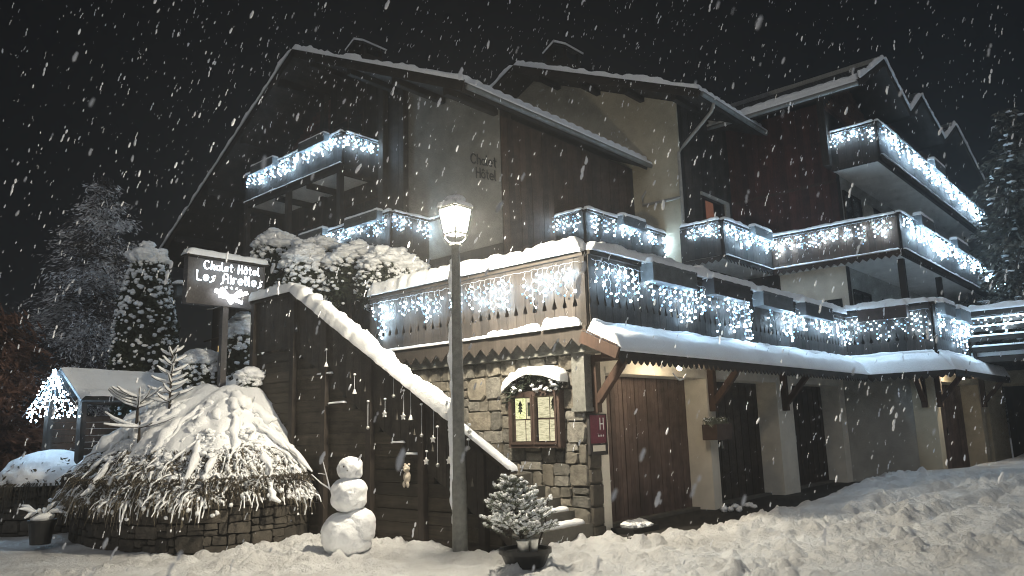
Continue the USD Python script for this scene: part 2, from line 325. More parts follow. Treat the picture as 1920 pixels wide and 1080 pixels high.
# a few tyre and foot tracks across the open snow on the right
for k in range(3):
    ty = -3.4-.9*k; d = np.abs(GY-(ty-.10*(GX-4)+.25*np.sin(GX*.5+k)))
    GZ -= near*.11*np.exp(-(d/.16)**2)*S((GX-1.0)/2.5); GZ += near*.06*np.exp(-((d-.30)/.12)**2)*S((GX-1.0)/2.5)*meshkit.fbm(P3*2.2, 2, 40+k)
solo('snowy_ground', grid_mesh(np.stack([GX, GY, GZ], -1)), 'snow_ground', kind='structure', smooth=True)
def ground_at(x, y):
    i, j = np.clip(np.searchsorted(gx, x), 0, len(gx)-1), np.clip(np.searchsorted(gy, y), 0, len(gy)-1); return float(GZ[i, j])
ax_, ay_ = np.arange(.02, 11.3, .12), np.arange(-1.6, .52, .1)
AX, AY = np.meshgrid(ax_, ay_, indexing='ij')
AZ = (meshkit.fbm(np.stack([AX*1.5, AY*1.5, 0*AX], -1), 3, 3)-.5)*.05-.02-.3*S((-.9-AY)/.5)
solo('driveway', grid_mesh(np.stack([AX, AY, AZ], -1)), 'asphalt', kind='structure', smooth=True)
ax_, ay_ = np.arange(11.2, 20.3, .3), np.arange(-6.0, -1.4, .2)
AX, AY = np.meshgrid(ax_, ay_, indexing='ij')
AZ = (meshkit.fbm(np.stack([AX*1.5, AY*1.5, 0*AX], -1), 3, 3)-.5)*.04-.03-.5*S((-2.9-AY)/.4)*S((16-AX)/.3)
solo('driveway', grid_mesh(np.stack([AX, AY, AZ], -1)), 'asphalt', kind='structure', smooth=True)

# garden behind the round stone planter, rising to the house
hx, hy = np.arange(-5.2, 4.0, .07), np.arange(4.2, 24, .07)
HX, HY = np.meshgrid(hx, hy, indexing='ij')
bound = Polygon([(-1.72, 4.70)]+[tuple(p) for p in PPATH]+[(-2.6, 12), (-2.0, 16), (-1.5, 24), (4.2, 24), (4.2, 7.2), (-1.72, 7.2)])
from scipy.spatial import cKDTree
edge = np.vstack([PPATH, np.linspace((-3.0, 10.6), (-2.0, 16), 60), np.linspace((-2.0, 16), (-1.5, 24), 60)])
Dd, _ = cKDTree(edge).query(np.stack([HX.ravel(), HY.ravel()], 1)); Dd = Dd.reshape(HX.shape)
import shapely
ins = shapely.contains_xy(bound, HX, HY)
sd = np.where(ins, Dd, -Dd)
H3 = np.stack([HX, HY, 0*HX], -1)
def mound(x, y, d): return .86+1.66*(1-(1-np.clip((d+.04)/2.05, 0, 1))**1.75)+.55*S((x+1.6)/2.2)*S((y-7)/2)
HZ = mound(HX, HY, sd)+(meshkit.fbm(H3*1.3, 3, 31)-.5)*.30*S(sd/.6)+(meshkit.fbm(H3*np.array([3.0, 3.0, 1]), 4, 32)-.5)*.22*S(sd/.4)+(meshkit.fbm(H3*9.0, 3, 33)-.5)*.07*S(sd/.3)
HZ = np.where(sd < .12, .86+.12*S(sd/.12), HZ)
def garden_at(x, y):
    d = cKDTree(edge).query((x, y))[0]; return float(mound(x, y, d))
keepv = (sd > -.03) & ~((HX > -1.72) & (HY < 7.2))
gm = grid_mesh(np.stack([HX, HY, HZ], -1)); gm.update_faces(keepv.ravel()[gm.faces].all(1)); gm.remove_unreferenced_vertices()
solo('garden_bank', gm, 'snow', kind='structure', smooth=True)
# ------------------------------------------------------------------ stonework
def rubble(w, h, seed, big=(.62, .42), small=(.20, .13), gap=.008):
    """Roughly coursed rubble over a w x h rectangle: outlines with chipped corners."""
    r = np.random.default_rng(seed); out = []
    def split(x0, y0, x1, y1, depth):
        a, b = x1-x0, y1-y0
        if a > big[0] or b > big[1] or (depth < 9 and (a > small[0]*2 or b > small[1]*2) and r.random() < .62):
            t = r.uniform(.33, .67)
            if a/b > r.uniform(1.0, 1.9) and a > small[0]*1.6: c = x0+a*t; split(x0, y0, c, y1, depth+1); split(c, y0, x1, y1, depth+1); return
            if b > small[1]*1.6: c = y0+b*t; split(x0, y0, x1, c, depth+1); split(x0, c, x1, y1, depth+1); return
            if a > small[0]*2.2: c = x0+a*t; split(x0, y0, c, y1, depth+1); split(c, y0, x1, y1, depth+1); return
        g = gap; k = min(a, b); q = lambda: r.uniform(.03, .26)*k
        p = [(x0+g+q(), y0+g), (x1-g-q(), y0+g), (x1-g, y0+g+q()), (x1-g, y1-g-q()), (x1-g-q(), y1-g), (x0+g+q(), y1-g), (x0+g, y1-g-q()), (x0+g, y0+g+q())]
        p = [(u+r.normal()*.007, v+r.normal()*.007) for u, v in p]; P = Polygon(p).convex_hull
        if P.area > .002: out.append(P)
    n = max(1, int(round(w/1.5)))
    for i in range(n): split(i*w/n+(r.uniform(-.12, .12) if i else 0)*0, 0, (i+1)*w/n, h, 0)
    return out
def stone_block(g, depth, seed, face=.86):
    """A stone with a worn bulging face from its outline: x, y in the wall, z out of it."""
    r = np.random.default_rng(seed); c = np.array(g.exterior.coords)[:-1]; n = len(c); m = np.array(g.centroid.coords[0]); zj = r.uniform(.75, 1.2)
    tilt = r.uniform(-.10, .10, 2)
    rings = [np.c_[c, np.full(n, -.03)], np.c_[m+(c-m)*.985, np.full(n, depth*.55*zj)], np.c_[m+(c-m)*(face+.06)+r.uniform(-.006, .006, (n, 2)), np.full(n, depth*zj)+(c-m)@tilt*.5+r.uniform(-.006, .006, n)]]
    v = np.vstack(rings+[np.r_[m, depth*zj*1.0+r.uniform(-.004, .008)]]); f = []
    for k in range(2):
        for i in range(n):
            j = (i+1) % n; f += [(k*n+i, k*n+j, (k+1)*n+j), (k*n+i, (k+1)*n+j, (k+1)*n+i)]
    for i in range(n): f.append((2*n+i, 2*n+(i+1) % n, 3*n))
    t = trimesh.Trimesh(v, np.array(f), process=False)
    if not Polygon(c).exterior.is_ccw: t.invert()
    return t

# ------------------------------------------------------------------ railings, lights, flower boxes
def notched_plank(w, z0, z1, nz, nh, nw, gap=.003):
    a, b = gap, w-gap
    pts = [(a, z0), (b, z0), (b, nz), (b-nw, nz+.005), (b-nw*.8, nz+nh*.3), (b-nw*.25, nz+nh*.6), (b, nz+nh), (b, z1), (a, z1), (a, nz+nh), (a+nw*.25, nz+nh*.6), (a+nw*.8, nz+nh*.3), (a+nw, nz+.005), (a, nz)]
    return Polygon(pts)
def plain_plank(w, z0, z1, gap=.003): return sbox(gap, z0, w-gap, z1)
def railing(parent, name, P0, P1, zb, zt, out, mats=('wood_dark', 'wood_dark_long'), pw=.16, notch=True, snow=(.16, .10), trim=None, seed=1, ledge=0.0, posts=2.2, label=None):
    """Boarded railing as one part: the rails and posts, with each board, the saw-tooth trim and the snow as its sub-parts."""
    P0, P1, out = np.array(P0, float), np.array(P1, float), np.array([*out, 0.]); L = np.linalg.norm(P1-P0); d = np.array([*(P1-P0)/L, 0.])
    o0 = np.array([*P0, 0.]); at = lambda s, z, k=0.: o0+d*s+out*k+np.array([0, 0, z])
    rails = [beam(at(0, zt-.035, .0), at(L, zt-.035, .0), .13, .07), beam(at(0, zb+.12, -.045), at(L, zb+.12, -.045), .06, .09), beam(at(0, zt-.22, -.045), at(L, zt-.22, -.045), .06, .09)]
    k = max(1, int(round(L/posts)))
    rails += [beam(at(L*i/k, zb-.05, -.06), at(L*i/k, zt-.07, -.06), .1, .1, d) for i in range(k+1)]
    rp = part(parent, name, rails, mats[1], label=label)
    n = max(1, int(round(L/pw))); w = L/n; r = random.Random(seed)
    for i in range(n):
        g = notched_plank(w, zb, zt-.072-.006*r.random(), zb+(zt-zb)*.26, (zt-zb)*.17, min(.042, w*.28)) if notch else plain_plank(w, zb, zt-.072)
        part(rp, 'plank', stand(extr(g, .024), at(i*w, 0, .0+.004*r.random()), d, out), mats[0])
    if trim:
        t0, t1, tw, th = trim; m = max(1, int(round(L/tw))); w = L/m
        pts = [(0, t1)]
        for i in range(m): pts += [(i*w, t0+th), ((i+.5)*w, t0)]
        pts += [(L, t0+th), (L, t1)]
        part(rp, 'sawtooth_trim', stand(extr(Polygon(pts).buffer(0), .022), at(0, 0, .034), d, out), mats[0])
    if snow: part(rp, 'snow_cap', snow_strip([at(0, zt+.002, 0), at(L, zt+.002, 0)], snow[0], snow[1], seed, rough=.6), 'snow', True)
    if ledge:
        pts = [at(0, zb-.005, .05), at(L, zb-.005, .05)]
        part(rp, 'snow_ledge', snow_strip(pts, .09, ledge, seed+9, rough=.9), 'snow', True)
    return rp
BULB = trimesh.creation.icosphere(1, 1.0)
BULB0 = trimesh.creation.icosphere(0, 1.0)
def bulbs_mesh(C, r, base):
    C = np.asarray(C); n, k = len(C), len(base.vertices)
    v = (np.asarray(base.vertices)[None]*np.broadcast_to(np.asarray(r), n)[:, None, None]+C[:, None]).reshape(-1, 3)
    f = (np.asarray(base.faces)[None]+(np.arange(n)*k)[:, None, None]).reshape(-1, 3); return trimesh.Trimesh(v, f, process=False)
def curtain(label, P0, P1, z, out, lens=(.12, .5), pitch=.11, seed=1, single=True, br=.018, off=(.045, .10), mat='led', keep=1.0, skip=()):
    """An icicle curtain of small lights: the cable and every bulb."""
    P0, P1, out = np.array(P0, float), np.array(P1, float), np.array([*out, 0.]); L = np.linalg.norm(P1-P0); d = np.array([*(P1-P0)/L, 0.])
    o0 = np.array([*P0, 0.]); r = random.Random(seed); wires, C = [], []
    at = lambda s, zz, k: o0+d*s+out*k+np.array([0, 0, zz])
    n = max(2, int(L/pitch)); pat = [.35, .8, .5, 1.0, .25, .65, .9, .4]
    ks = r.uniform(*off)
    top = [at(L*i/(n*2), z-.02*abs(math.sin(i*.9))-.015*r.random(), ks) for i in range(n*2+1)]
    wires.append(tube(top, .0035, 3, False))
    for i in range(n):
        s = (i+.5)*L/n+r.uniform(-.03, .03)
        if any(a < s < b for a, b in skip): continue
        nv = meshkit.noise(np.array([[s*1.5, seed*3.3, 1.], [s*3.1, seed*7.7, 5.]]))
        if r.random() > keep*(.45+.9*nv[1]): continue
        ln = lens[0]+(lens[1]-lens[0])*min(1, max(0, (.15+.85*nv[0])*r.uniform(.25, 1.45)))
        zz, p, k, side = z-.03, [], r.uniform(*off), 1
        p.append(at(s, zz, k))
        while zz > z-ln:
            zz -= r.uniform(.05, .085); side = -side; sx = s+side*r.uniform(.008, .035)
            q = at(sx, zz, k+r.uniform(-.012, .012)); p.append(q)
            if r.random() < .82: C.append(q+d*side*.018+np.array([0, 0, -.012])+out*r.uniform(-.02, .03))
        if len(p) > 1: wires.append(tube(p, .0028, 3, False))
    lm = [('led_bright', 'led', 'led', 'led_dim', 'led_dim', 'led')[r.randrange(6)] for _ in C]
    t = thing('fairy_light_curtain', label, 'fairy lights', at(0, z, 0), 'icicle light curtains on the railings')
    part(t, 'cable', wires, 'cord')
    rr = [br*1.1*r.uniform(.62, 1.4) for _ in C]
    if single:
        for c, q, mm in list(zip(C, rr, lm))[:290]: part(t, 'bulb', bulbs_mesh([c], [q], BULB0), mm, True)
    k0 = 290 if single else 0
    for mm in ('led_bright', 'led', 'led_dim'):
        ix = [i for i in range(k0, len(C)) if lm[i] == mm]
        if ix: part(t, 'bulbs', bulbs_mesh(np.array(C)[ix], np.array(rr)[ix], BULB0), mm, True, kind='stuff')
    return t
def flower_box(label, P0, P1, z, out, dep=.2, h=.22, mat='box_grey', seed=1, sn=.10):
    """A wooden box hung on the railing from P0 to P1 (its top at z), capped with snow."""
    P0, P1, out = np.array(P0, float), np.array(P1, float), np.array([*out, 0.]); L = np.linalg.norm(P1-P0); d = np.array([*(P1-P0)/L, 0.])
    a = np.array([*P0, z]); c = a+d*L/2+out*dep/2
    t = thing('flower_box', label, 'flower box', c-(0, 0, h), 'flower boxes hung on the railings')
    g = [beam(a+out*.012-(0, 0, h/2), a+d*L+out*.012-(0, 0, h/2), .024, h), beam(a+out*(dep-.012)-(0, 0, h/2), a+d*L+out*(dep-.012)-(0, 0, h/2), .024, h),
         beam(a+out*.024+d*.012-(0, 0, h/2), a+out*(dep-.024)+d*.012-(0, 0, h/2), .024, h), beam(a+out*.024+d*(L-.012)-(0, 0, h/2), a+out*(dep-.024)+d*(L-.012)-(0, 0, h/2), .024, h),
         beam(a+d*.024+out*dep/2-(0, 0, h-.012), a+d*(L-.024)+out*dep/2-(0, 0, h-.012), dep-.05, .02)]
    part(t, 'box', g, mat)
    part(t, 'rim', [beam(a+out*(dep+.006)-(0, 0, .02), a+d*L+out*(dep+.006)-(0, 0, .02), .012, .045)], mat)
    part(t, 'snow', snow_strip([a+out*dep/2-d*.02, a+out*dep/2+d*(L+.02)], dep*1.12, sn, seed, rough=.25), 'snow', True)
    return t

# ------------------------------------------------------------------ the garage block under the terrace
G = thing('garage_block', 'stone and cream garage building under the boarded terrace, with plank doors', 'garage', (0, 0, 0))
sw = part(G, 'stone_wall', [bx(.0, .30, .02, 7.4, -.4, 2.69)], 'mortar')
for k, g in enumerate(rubble(5.2, 2.95, 7)):
    # y runs from 0.02 leftwards; z from -0.27
    part(sw, 'stone', stand(stone_block(g, .05, k), (0, .02, -.27), (0, 1, 0), (-1, 0, 0)), ('stone', 'stone_grey', 'stone', 'stone_tan', 'stone_grey')[(k*7) % 5])
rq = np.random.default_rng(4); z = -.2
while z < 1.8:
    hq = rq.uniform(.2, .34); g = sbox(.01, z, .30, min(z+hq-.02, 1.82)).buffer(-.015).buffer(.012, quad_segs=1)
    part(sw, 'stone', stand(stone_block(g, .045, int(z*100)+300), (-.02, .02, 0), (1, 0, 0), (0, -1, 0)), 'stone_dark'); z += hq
part(G, 'corner_post', [bx(-.10, .20, -.04, .20, 1.84, 2.72), bx(-.12, .22, -.06, .22, 1.80, 1.86)], 'metal_pole')
op = [(.5, 3.8), (4.1, 7.0), (7.85, 10.9)]
pil = [(.30, .5), (3.8, 4.1), (7.0, 7.85), (10.9, 11.3)]
gw = part(G, 'garage_wall', [bx(a, b, 0, .5, -.3, 2.40) for a, b in pil]+[bx(.22, 11.3, 0.0, .5, 2.40, 2.95)], 'plaster')
part(gw, 'door_surround', [bx(a-.0+.0, b, -.012, .0, 2.40, 2.50) for a, b in op], 'plaster')
for i, ((a, b), mt, lab) in enumerate(zip(op, ('door_red', 'door_dark', 'door_dark'), ('reddish brown plank garage door nearest the stone corner', None, None))):
    dr = part(G, 'garage_door', [bx(a, b, .50, .56, -.1, 2.46)], mt, label=lab)
    n = 26; w = (b-a)/n
    for j in range(n): part(dr, 'board', [bx(a+j*w+.006, a+(j+1)*w-.006, .455+.004*((j*7) % 3), .50, .0, 2.40)], mt)
    part(dr, 'threshold', [bx(a, b, .30, .5, -.12, .03)], 'concrete')
    if i: part(dr, 'handle', [beam((a+.35*(b-a), .43, 1.05), (a+.35*(b-a), .43, 1.2), .025, .025, (1, 0, 0))], 'silver')
part(G, 'side_wall', [bx(11.3, 11.6, -1.62, 0.0, -.3, 2.95)], 'plaster_grey')
part(G, 'bay_wall', [bx(11.285, 11.72, -2.12, -1.62, -.3, 2.42), bx(16.3, 16.75, -2.12, -1.6, -.3, 2.42), bx(17.4, 18.6, -2.12, -1.6, -.3, 2.42), bx(18.63, 20.0, -2.12, -1.6, -.3, 2.42), bx(11.285, 20.0, -2.12, -1.6, 2.42, 2.95)], 'plaster_cream')
dr = part(G, 'garage_door', [bx(11.7, 16.3, -1.60, -1.55, -.1, 2.46)], 'door_red', label='red brown plank door in the lamp-lit bay')
for j in range(26): part(dr, 'board', [bx(11.73+j*.1755+.005, 11.73+(j+1)*.1755-.005, -1.66, -1.60, 0, 2.41)], 'door_red')
part(dr, 'handle', [beam((14.0, -1.70, 1.05), (14.0, -1.70, 1.25), .03, .03, (1, 0, 0))], 'black_plastic')
dr = part(G, 'garage_door', [bx(16.75, 17.4, -1.5, -1.45, -.1, 2.46)], 'door_dark')
for j in range(4): part(dr, 'board', [bx(16.75+j*.1625+.005, 16.75+(j+1)*.1625-.005, -1.54, -1.50, 0, 2.42)], 'door_dark')
part(G, 'far_wall', [bx(20.0, 20.4, -8.0, -7.2, -.3, 2.95), bx(20.0, 20.4, -7.2, -2.12, 2.45, 2.95)], 'plaster_cream')
dr = part(G, 'garage_door', [bx(20.3, 20.35, -7.2, -2.12, -.3, 2.45)], 'door_dark')
for j in range(25): part(dr, 'board', [bx(20.26, 20.30, -7.2+j*.203+.005, -7.2+(j+1)*.203-.005, -.3, 2.44)], 'door_dark')
part(G, 'back_wall', [bx(.3, 16, 7.0, 7.2, -.3, 2.9), bx(11.6, 11.7, 0, 7, -.3, 2.9)], 'mortar_dark')
part(G, 'terrace_deck', [bx(-.18, 10.95, -.22, 7.3, 2.96, 3.12), bx(10.95, 20.0, -2.3, 7.3, 2.96, 3.12), bx(14.55, 20.0, -8.0, -2.3, 2.96, 3.12)], 'wood_dark_flat')
part(G, 'deck_snow', [bx(-.1, 10.9, -.15, 5.0, 3.124, 3.24), bx(10.9, 19.9, -2.2, .0, 3.124, 3.24), bx(14.7, 19.9, -7.9, -2.2, 3.124, 3.24)], 'snow')
# stone side: green-grey beam and the saw-toothed board in front of it
part(G, 'terrace_beam', [bx(-.16, .28, -.14, 6.6, 2.69, 2.955)], 'metal_pole')
TR = railing(G, 'terrace_railing', (-.27, -.27), (-.27, 4.95), 3.08, 4.20, (-1, 0), ('wood_front', 'wood_front_flat'), pw=.20, snow=(.30, .24), trim=(2.76, 3.06, .27, .13), seed=3, posts=2.6, label='brown boarded front of the terrace over the stone wall')
pts = [(-.33, .15+.1*k, 3.09) for k in range(9)]
part(TR, 'snow_drift', [snow_strip([(-.34, -.2, 3.075), (-.34, .55, 3.075)], .13, .17, 4, rough=.6), snow_strip([(-.34, .6, 3.075), (-.34, 1.75, 3.075)], .12, .12, 6, rough=1.0), snow_strip([(-.34, 1.75, 3.075), (-.34, 4.9, 3.075)], .09, .035, 8)], 'snow', True)
part(TR, 'corner_post', [bx(-.30, -.18, -.30, -.18, 3.0, 4.2)], 'wood_front')
railing(G, 'terrace_railing', (-.27, -.30), (10.9, -.30), 3.10, 4.22, (0, -1), pw=.20, snow=(.30, .17), trim=(2.97, 3.09, .2, .06), seed=4, ledge=.05, posts=2.2, label='dark boarded railing along the garages')
railing(G, 'terrace_railing', (10.88, -.34), (10.88, -2.36), 3.10, 4.30, (-1, 0), ('wood_dark', 'wood_dark_flat'), pw=.2, snow=(.30, .16), trim=(2.97, 3.09, .2, .06), seed=5, ledge=.05)
railing(G, 'terrace_railing', (10.88, -2.38), (14.5, -2.38), 3.10, 4.30, (0, -1), pw=.2, snow=(.26, .12), trim=(2.97, 3.09, .2, .06), seed=6, ledge=.04)
sl = part(G, 'slatted_railing', [beam((14.5, y, 3.0), (14.5, y, 4.36), .08, .08, (1, 0, 0)) for y in (-2.5, -4.3, -6.1, -7.9)], 'wood_dark')
for zz in (3.32, 3.60, 3.86, 4.08, 4.30): part(sl, 'slat', [bx(14.44, 14.47, -7.95, -2.45, zz-.07, zz+.07)], 'wood_dark_flat'); part(sl, 'snow_line', snow_strip([(14.455, -2.45, zz+.07), (14.455, -7.9, zz+.07)], .05, .035, int(zz*10)), 'snow', True)
part(sl, 'snow_cap', snow_strip([(14.48, -2.45, 4.37), (14.48, -7.9, 4.37)], .26, .16, 77), 'snow', True)
# awning over the garage doors
EA, EZ, WZ = -.86, 2.66, 3.02
def slab(c, t):
    c = np.asarray(c, float); n = np.cross(c[1]-c[0], c[2]-c[0]); n /= np.linalg.norm(n); n = n if n[2] > 0 else -n
    return trimesh.convex.convex_hull(np.vstack([c, c-n*t]))
aw = [[(-.42, EA, EZ), (10.5, EA, EZ), (10.85, -.34, 2.94), (-.42, -.34, 2.94)],
      [(10.5, EA, EZ), (10.5, -2.78, EZ), (10.86, -2.40, 2.94), (10.86, -.34, 2.94)],
      [(10.5, -2.78, EZ), (17.2, -2.78, EZ), (17.2, -2.40, 2.94), (10.86, -2.40, 2.94)]]
awp = part(G, 'awning', [slab(c, .05) for c in aw], 'wood_dark_long')
def awning_snow(pa, pb, qa, qb, seed, th=.17):
    """pa-pb the eave, qa-qb the wall side."""
    L = np.linalg.norm(np.subtract(pb, pa)); n = int(L/.06)+2; u = np.linspace(0, 1, n)[:, None, None]; v = np.linspace(0, 1, 12)[None, :, None]
    B = (1-v)*((1-u)*np.array(pa)+u*np.array(pb))+v*((1-u)*np.array(qa)+u*np.array(qb))
    e = v[..., 0]; prof = np.clip(e/.16, 0, 1)**.5*np.clip((1.02-e)/.12, .0, 1)**.5
    T = th*(1+.5*(meshkit.fbm(B*1.3, 3, seed)-.5)+.35*(meshkit.fbm(B*5, 2, seed+1)-.5))*prof*np.minimum(1, np.minimum(u[..., 0]*L, (1-u[..., 0])*L)/.1+.0)**.5
    top = B+np.array([0, 0, 1.])*T[..., None]; top[:, 0] -= (np.array(qa)-np.array(pa))/np.linalg.norm(np.array(qa)-np.array(pa))*.07*np.array([1, 1, 0])
    dn = top[:, 0]-(0, 0, .045); return grid_mesh(np.concatenate([dn[:, None], top], 1))
def lift(c, dz): return np.array(c, float)+(0, 0, dz)
for k in range(3): part(awp, 'snow_cover', awning_snow(*[lift(aw[k][q], .004) for q in (0, 1, 3, 2)], k+1, .2), 'snow', True)
part(awp, 'end_board', [slab([(-.46, EA-.03, EZ+.05), (-.42, EA-.03, EZ+.05), (-.42, -.3, 3.0), (-.46, -.3, 3.0)], .01), beam((-.44, EA-.04, EZ-.07), (-.44, -.26, 2.88), .05, .17)], 'wood_bracket')
def sawtooth(P0, P1, z0, z1, tw, th, out, mat, parent, name='sawtooth_trim', scal=False):
    P0, P1 = np.array(P0, float), np.array(P1, float); L = np.linalg.norm(P1-P0); d = np.array([*(P1-P0)/L, 0.]); m = int(round(L/tw)); w = L/m; pts = [(0, z1)]
    for i in range(m): pts += [(i*w, z0+th), ((i+.22)*w, z0+th*.35), ((i+.5)*w, z0), ((i+.78)*w, z0+th*.35)] if scal else [(i*w, z0+th), ((i+.5)*w, z0)]
    pts += [(L, z0+th), (L, z1)]
    part(parent, name, stand(extr(Polygon(pts).buffer(0), .02), (*P0, 0), d, np.array([*out, 0.])), mat)
sawtooth((-.40, EA-.012), (10.48, EA-.012), EZ-.22, EZ-.01, .165, .09, (0, -1), 'wood_dark_long', awp, scal=True)
sawtooth((10.488, EA-.03), (10.488, -2.78), EZ-.22, EZ-.01, .165, .09, (-1, 0), 'wood_dark_flat', awp, scal=True)
sawtooth((10.50, -2.792), (17.2, -2.792), EZ-.22, EZ-.01, .165, .09, (0, -1), 'wood_dark_long', awp, scal=True)
for k in range(37): part(awp, 'rafter', [beam((-.25+.3*k, EA+.02, EZ-.085), (-.25+.3*k, -.30, 2.86), .06, .07)], 'wood_dark_long')
for k in range(20): part(awp, 'rafter', [beam((10.9+.32*k, -2.74, EZ-.085), (10.9+.32*k, -2.36, 2.84), .06, .07)], 'wood_dark_long')
part(awp, 'purlin', [bx(-.35, 10.5, -.66, -.54, 2.55, 2.67), bx(10.62, 17.0, -2.62, -2.5, 2.55, 2.67), bx(10.6, 10.72, -2.6, -.66, 2.55, 2.67)], 'wood_bracket')
for x, y, dx, dy in ((.14, -.0, 0, -1), (3.92, 0, 0, -1), (7.3, 0, 0, -1), (11.285, -1.9, -1, 0), (11.5, -2.12, 0, -1), (16.55, -2.12, 0, -1)):
    o = np.array([x, y, 0.]); u = np.array([dx, dy, 0.]); s = np.array([-dy, dx, 0.])
    b = part(awp, 'bracket', [beam(o+u*.06+(0, 0, 1.78), o+u*.06+(0, 0, 2.62), .13, .12, s)], 'wood_bracket')
    part(b, 'strut', [beam(o+u*.10+(0, 0, 1.95), o+u*.62+(0, 0, 2.55), .11, .11, s)], 'wood_bracket')
    part(b, 'top_arm', [beam(o+u*.02+(0, 0, 2.60), o+u*.72+(0, 0, 2.50 if False else 2.60), .11, .10)], 'wood_bracket')

# ------------------------------------------------------------------ the chalets above the terrace
def roof_plane(parent, A, B, Cc, D, th=.16, snow=.20, seed=1, ripple=.36, gut=True, name='roof', under='wood_dark_long', reach=None):
    """A-B the eave, D-C the ridge. Slab, fascia, gutter and the snow with the tile courses showing as ripples."""
    A, B, Cc, D = [np.array(p, float) for p in (A, B, Cc, D)]
    rp = part(parent, name, slab([A, B, Cc, D], th), under)
    Lu, Lv = np.linalg.norm(B-A), np.linalg.norm(D-A); nu, nv = int(Lu/.09)+2, int(Lv/.16)+2
    u = np.linspace(0, 1, nu)[:, None, None]; v = np.r_[0, np.geomspace(.006, 1, nv)][None, :, None]
    P = (1-v)*((1-u)*A+u*B)+v*((1-u)*D+u*Cc)
    uu, vv = u[..., 0]*Lu, v[..., 0]*Lv
    T = snow*(1+.35*(meshkit.fbm(P*.9, 3, seed)-.5))+.055*np.abs(np.sin(uu*np.pi/ripple))*np.exp(-vv/.9)-.03
    e = np.minimum(np.minimum(uu, Lu-uu)/.06, np.minimum(vv/.06, 1)); T = T*np.clip(e, 0, 1)**.5+.006
    top = P+np.array([0, 0, 1.])*T[..., None]
    if reach:
        T = T*np.clip((reach*(.55+.9*meshkit.fbm(P*np.array([1.6, 1.6, 1.6]), 3, seed+4))-vv)/.25, 0, 1)**.6; T = T-.02*(T < .02); top = P+np.array([0, 0, 1.])*(T+.001)[..., None]
        for k in range(int(Lv/.34)):
            v0, v1 = k*.34/Lv, min(1, (k+1)*.34/Lv+.02); c_ = [A*(1-v0)+D*v0, B*(1-v0)+Cc*v0, B*(1-v1)+Cc*v1, A*(1-v1)+D*v1]; c_ = np.array(c_)+(0, 0, .002); c_[:2] += (0, 0, .022); part(rp, 'tile_course', slab(c_, .012), 'metal_roof')
    part(rp, 'roof_snow', grid_mesh(top), 'snow', True)
    n = np.cross(B-A, D-A); n /= np.linalg.norm(n); n = n if n[2] > 0 else -n
    outw = np.cross(B-A, n); outw /= np.linalg.norm(outw); outw = outw if outw@(A-D) > 0 else -outw
    part(rp, 'fascia_board', [beam(A+outw*.015-n*.09, B+outw*.015-n*.09, .024, .22, n)], 'wood_dark_long')
    for q0, q1 in ((A, D), (B, Cc)):
        s = (q0-(B if q0 is A else A)); s /= np.linalg.norm(s)
        part(rp, 'verge_board', [beam(q0+s*.014-n*.06+outw*.0, q1+s*.014-n*.06, .026, .26, n)], 'wood_dark_flat')
        part(rp, 'verge_snow', [snow_strip([q0+s*.03+n*.05, q1+s*.03+n*.05], .11, .13, seed+3, .12, rough=1.0)], 'snow', True)
    if gut: part(rp, 'gutter', [tube([A+outw*.10-(0, 0, .07), B+outw*.10-(0, 0, .07)], .07, 10)], 'gutter', True); part(rp, 'gutter_snow', [snow_strip([A+outw*.10-(0, 0, .01), B+outw*.10-(0, 0, .01)], .11, .06, seed+8, .1)], 'snow', True)
    return rp
def roof_beams(parent, x, y0, z0, slope, y1, n, L, axis='x', mat='wood_dark_long'):
    for k in range(n):
        y = y0+(y1-y0)*k/max(1, n-1); z = z0+abs(y-y0)*slope
        part(parent, 'purlin', [beam((x, y, z), (x+L, y, z), .16, .24)], mat)
def chimney(parent, c, w=.7, h=1.0):
    c = np.array(c, float)
    ch = part(parent, 'chimney', [bx(c[0]-w/2, c[0]+w/2, c[1]-w/2, c[1]+w/2, c[2]-1.6, c[2]+h*.45)]+[bx(c[0]+a*(w/2-.05)-.05, c[0]+a*(w/2-.05)+.05, c[1]+b*(w/2-.05)-.05, c[1]+b*(w/2-.05)+.05, c[2]+h*.45, c[2]+h*.8) for a in (-1, 1) for b in (-1, 1)], 'wood_dark')
    a = .12
    part(ch, 'chimney_cap', [slab([(c[0]-w/2-a, c[1]-w/2-a, c[2]+h*.78), (c[0]+w/2+a, c[1]-w/2-a, c[2]+h*.78), (c[0]+w/2+a, c[1], c[2]+h*1.05), (c[0]-w/2-a, c[1], c[2]+h*1.05)], .05), slab([(c[0]-w/2-a, c[1]+w/2+a, c[2]+h*.78), (c[0]+w/2+a, c[1]+w/2+a, c[2]+h*.78), (c[0]+w/2+a, c[1], c[2]+h*1.05), (c[0]-w/2-a, c[1], c[2]+h*1.05)], .05)], 'metal_dark')
    part(ch, 'snow', [slab([(c[0]-w/2-a, c[1]-w/2-a, c[2]+h*.86), (c[0]+w/2+a, c[1]-w/2-a, c[2]+h*.86), (c[0]+w/2+a, c[1], c[2]+h*1.15), (c[0]-w/2-a, c[1], c[2]+h*1.15)], .07), slab([(c[0]-w/2-a, c[1]+w/2+a, c[2]+h*.86), (c[0]+w/2+a, c[1]+w/2+a, c[2]+h*.86), (c[0]+w/2+a, c[1], c[2]+h*1.15), (c[0]-w/2-a, c[1], c[2]+h*1.15)], .07)], 'snow')
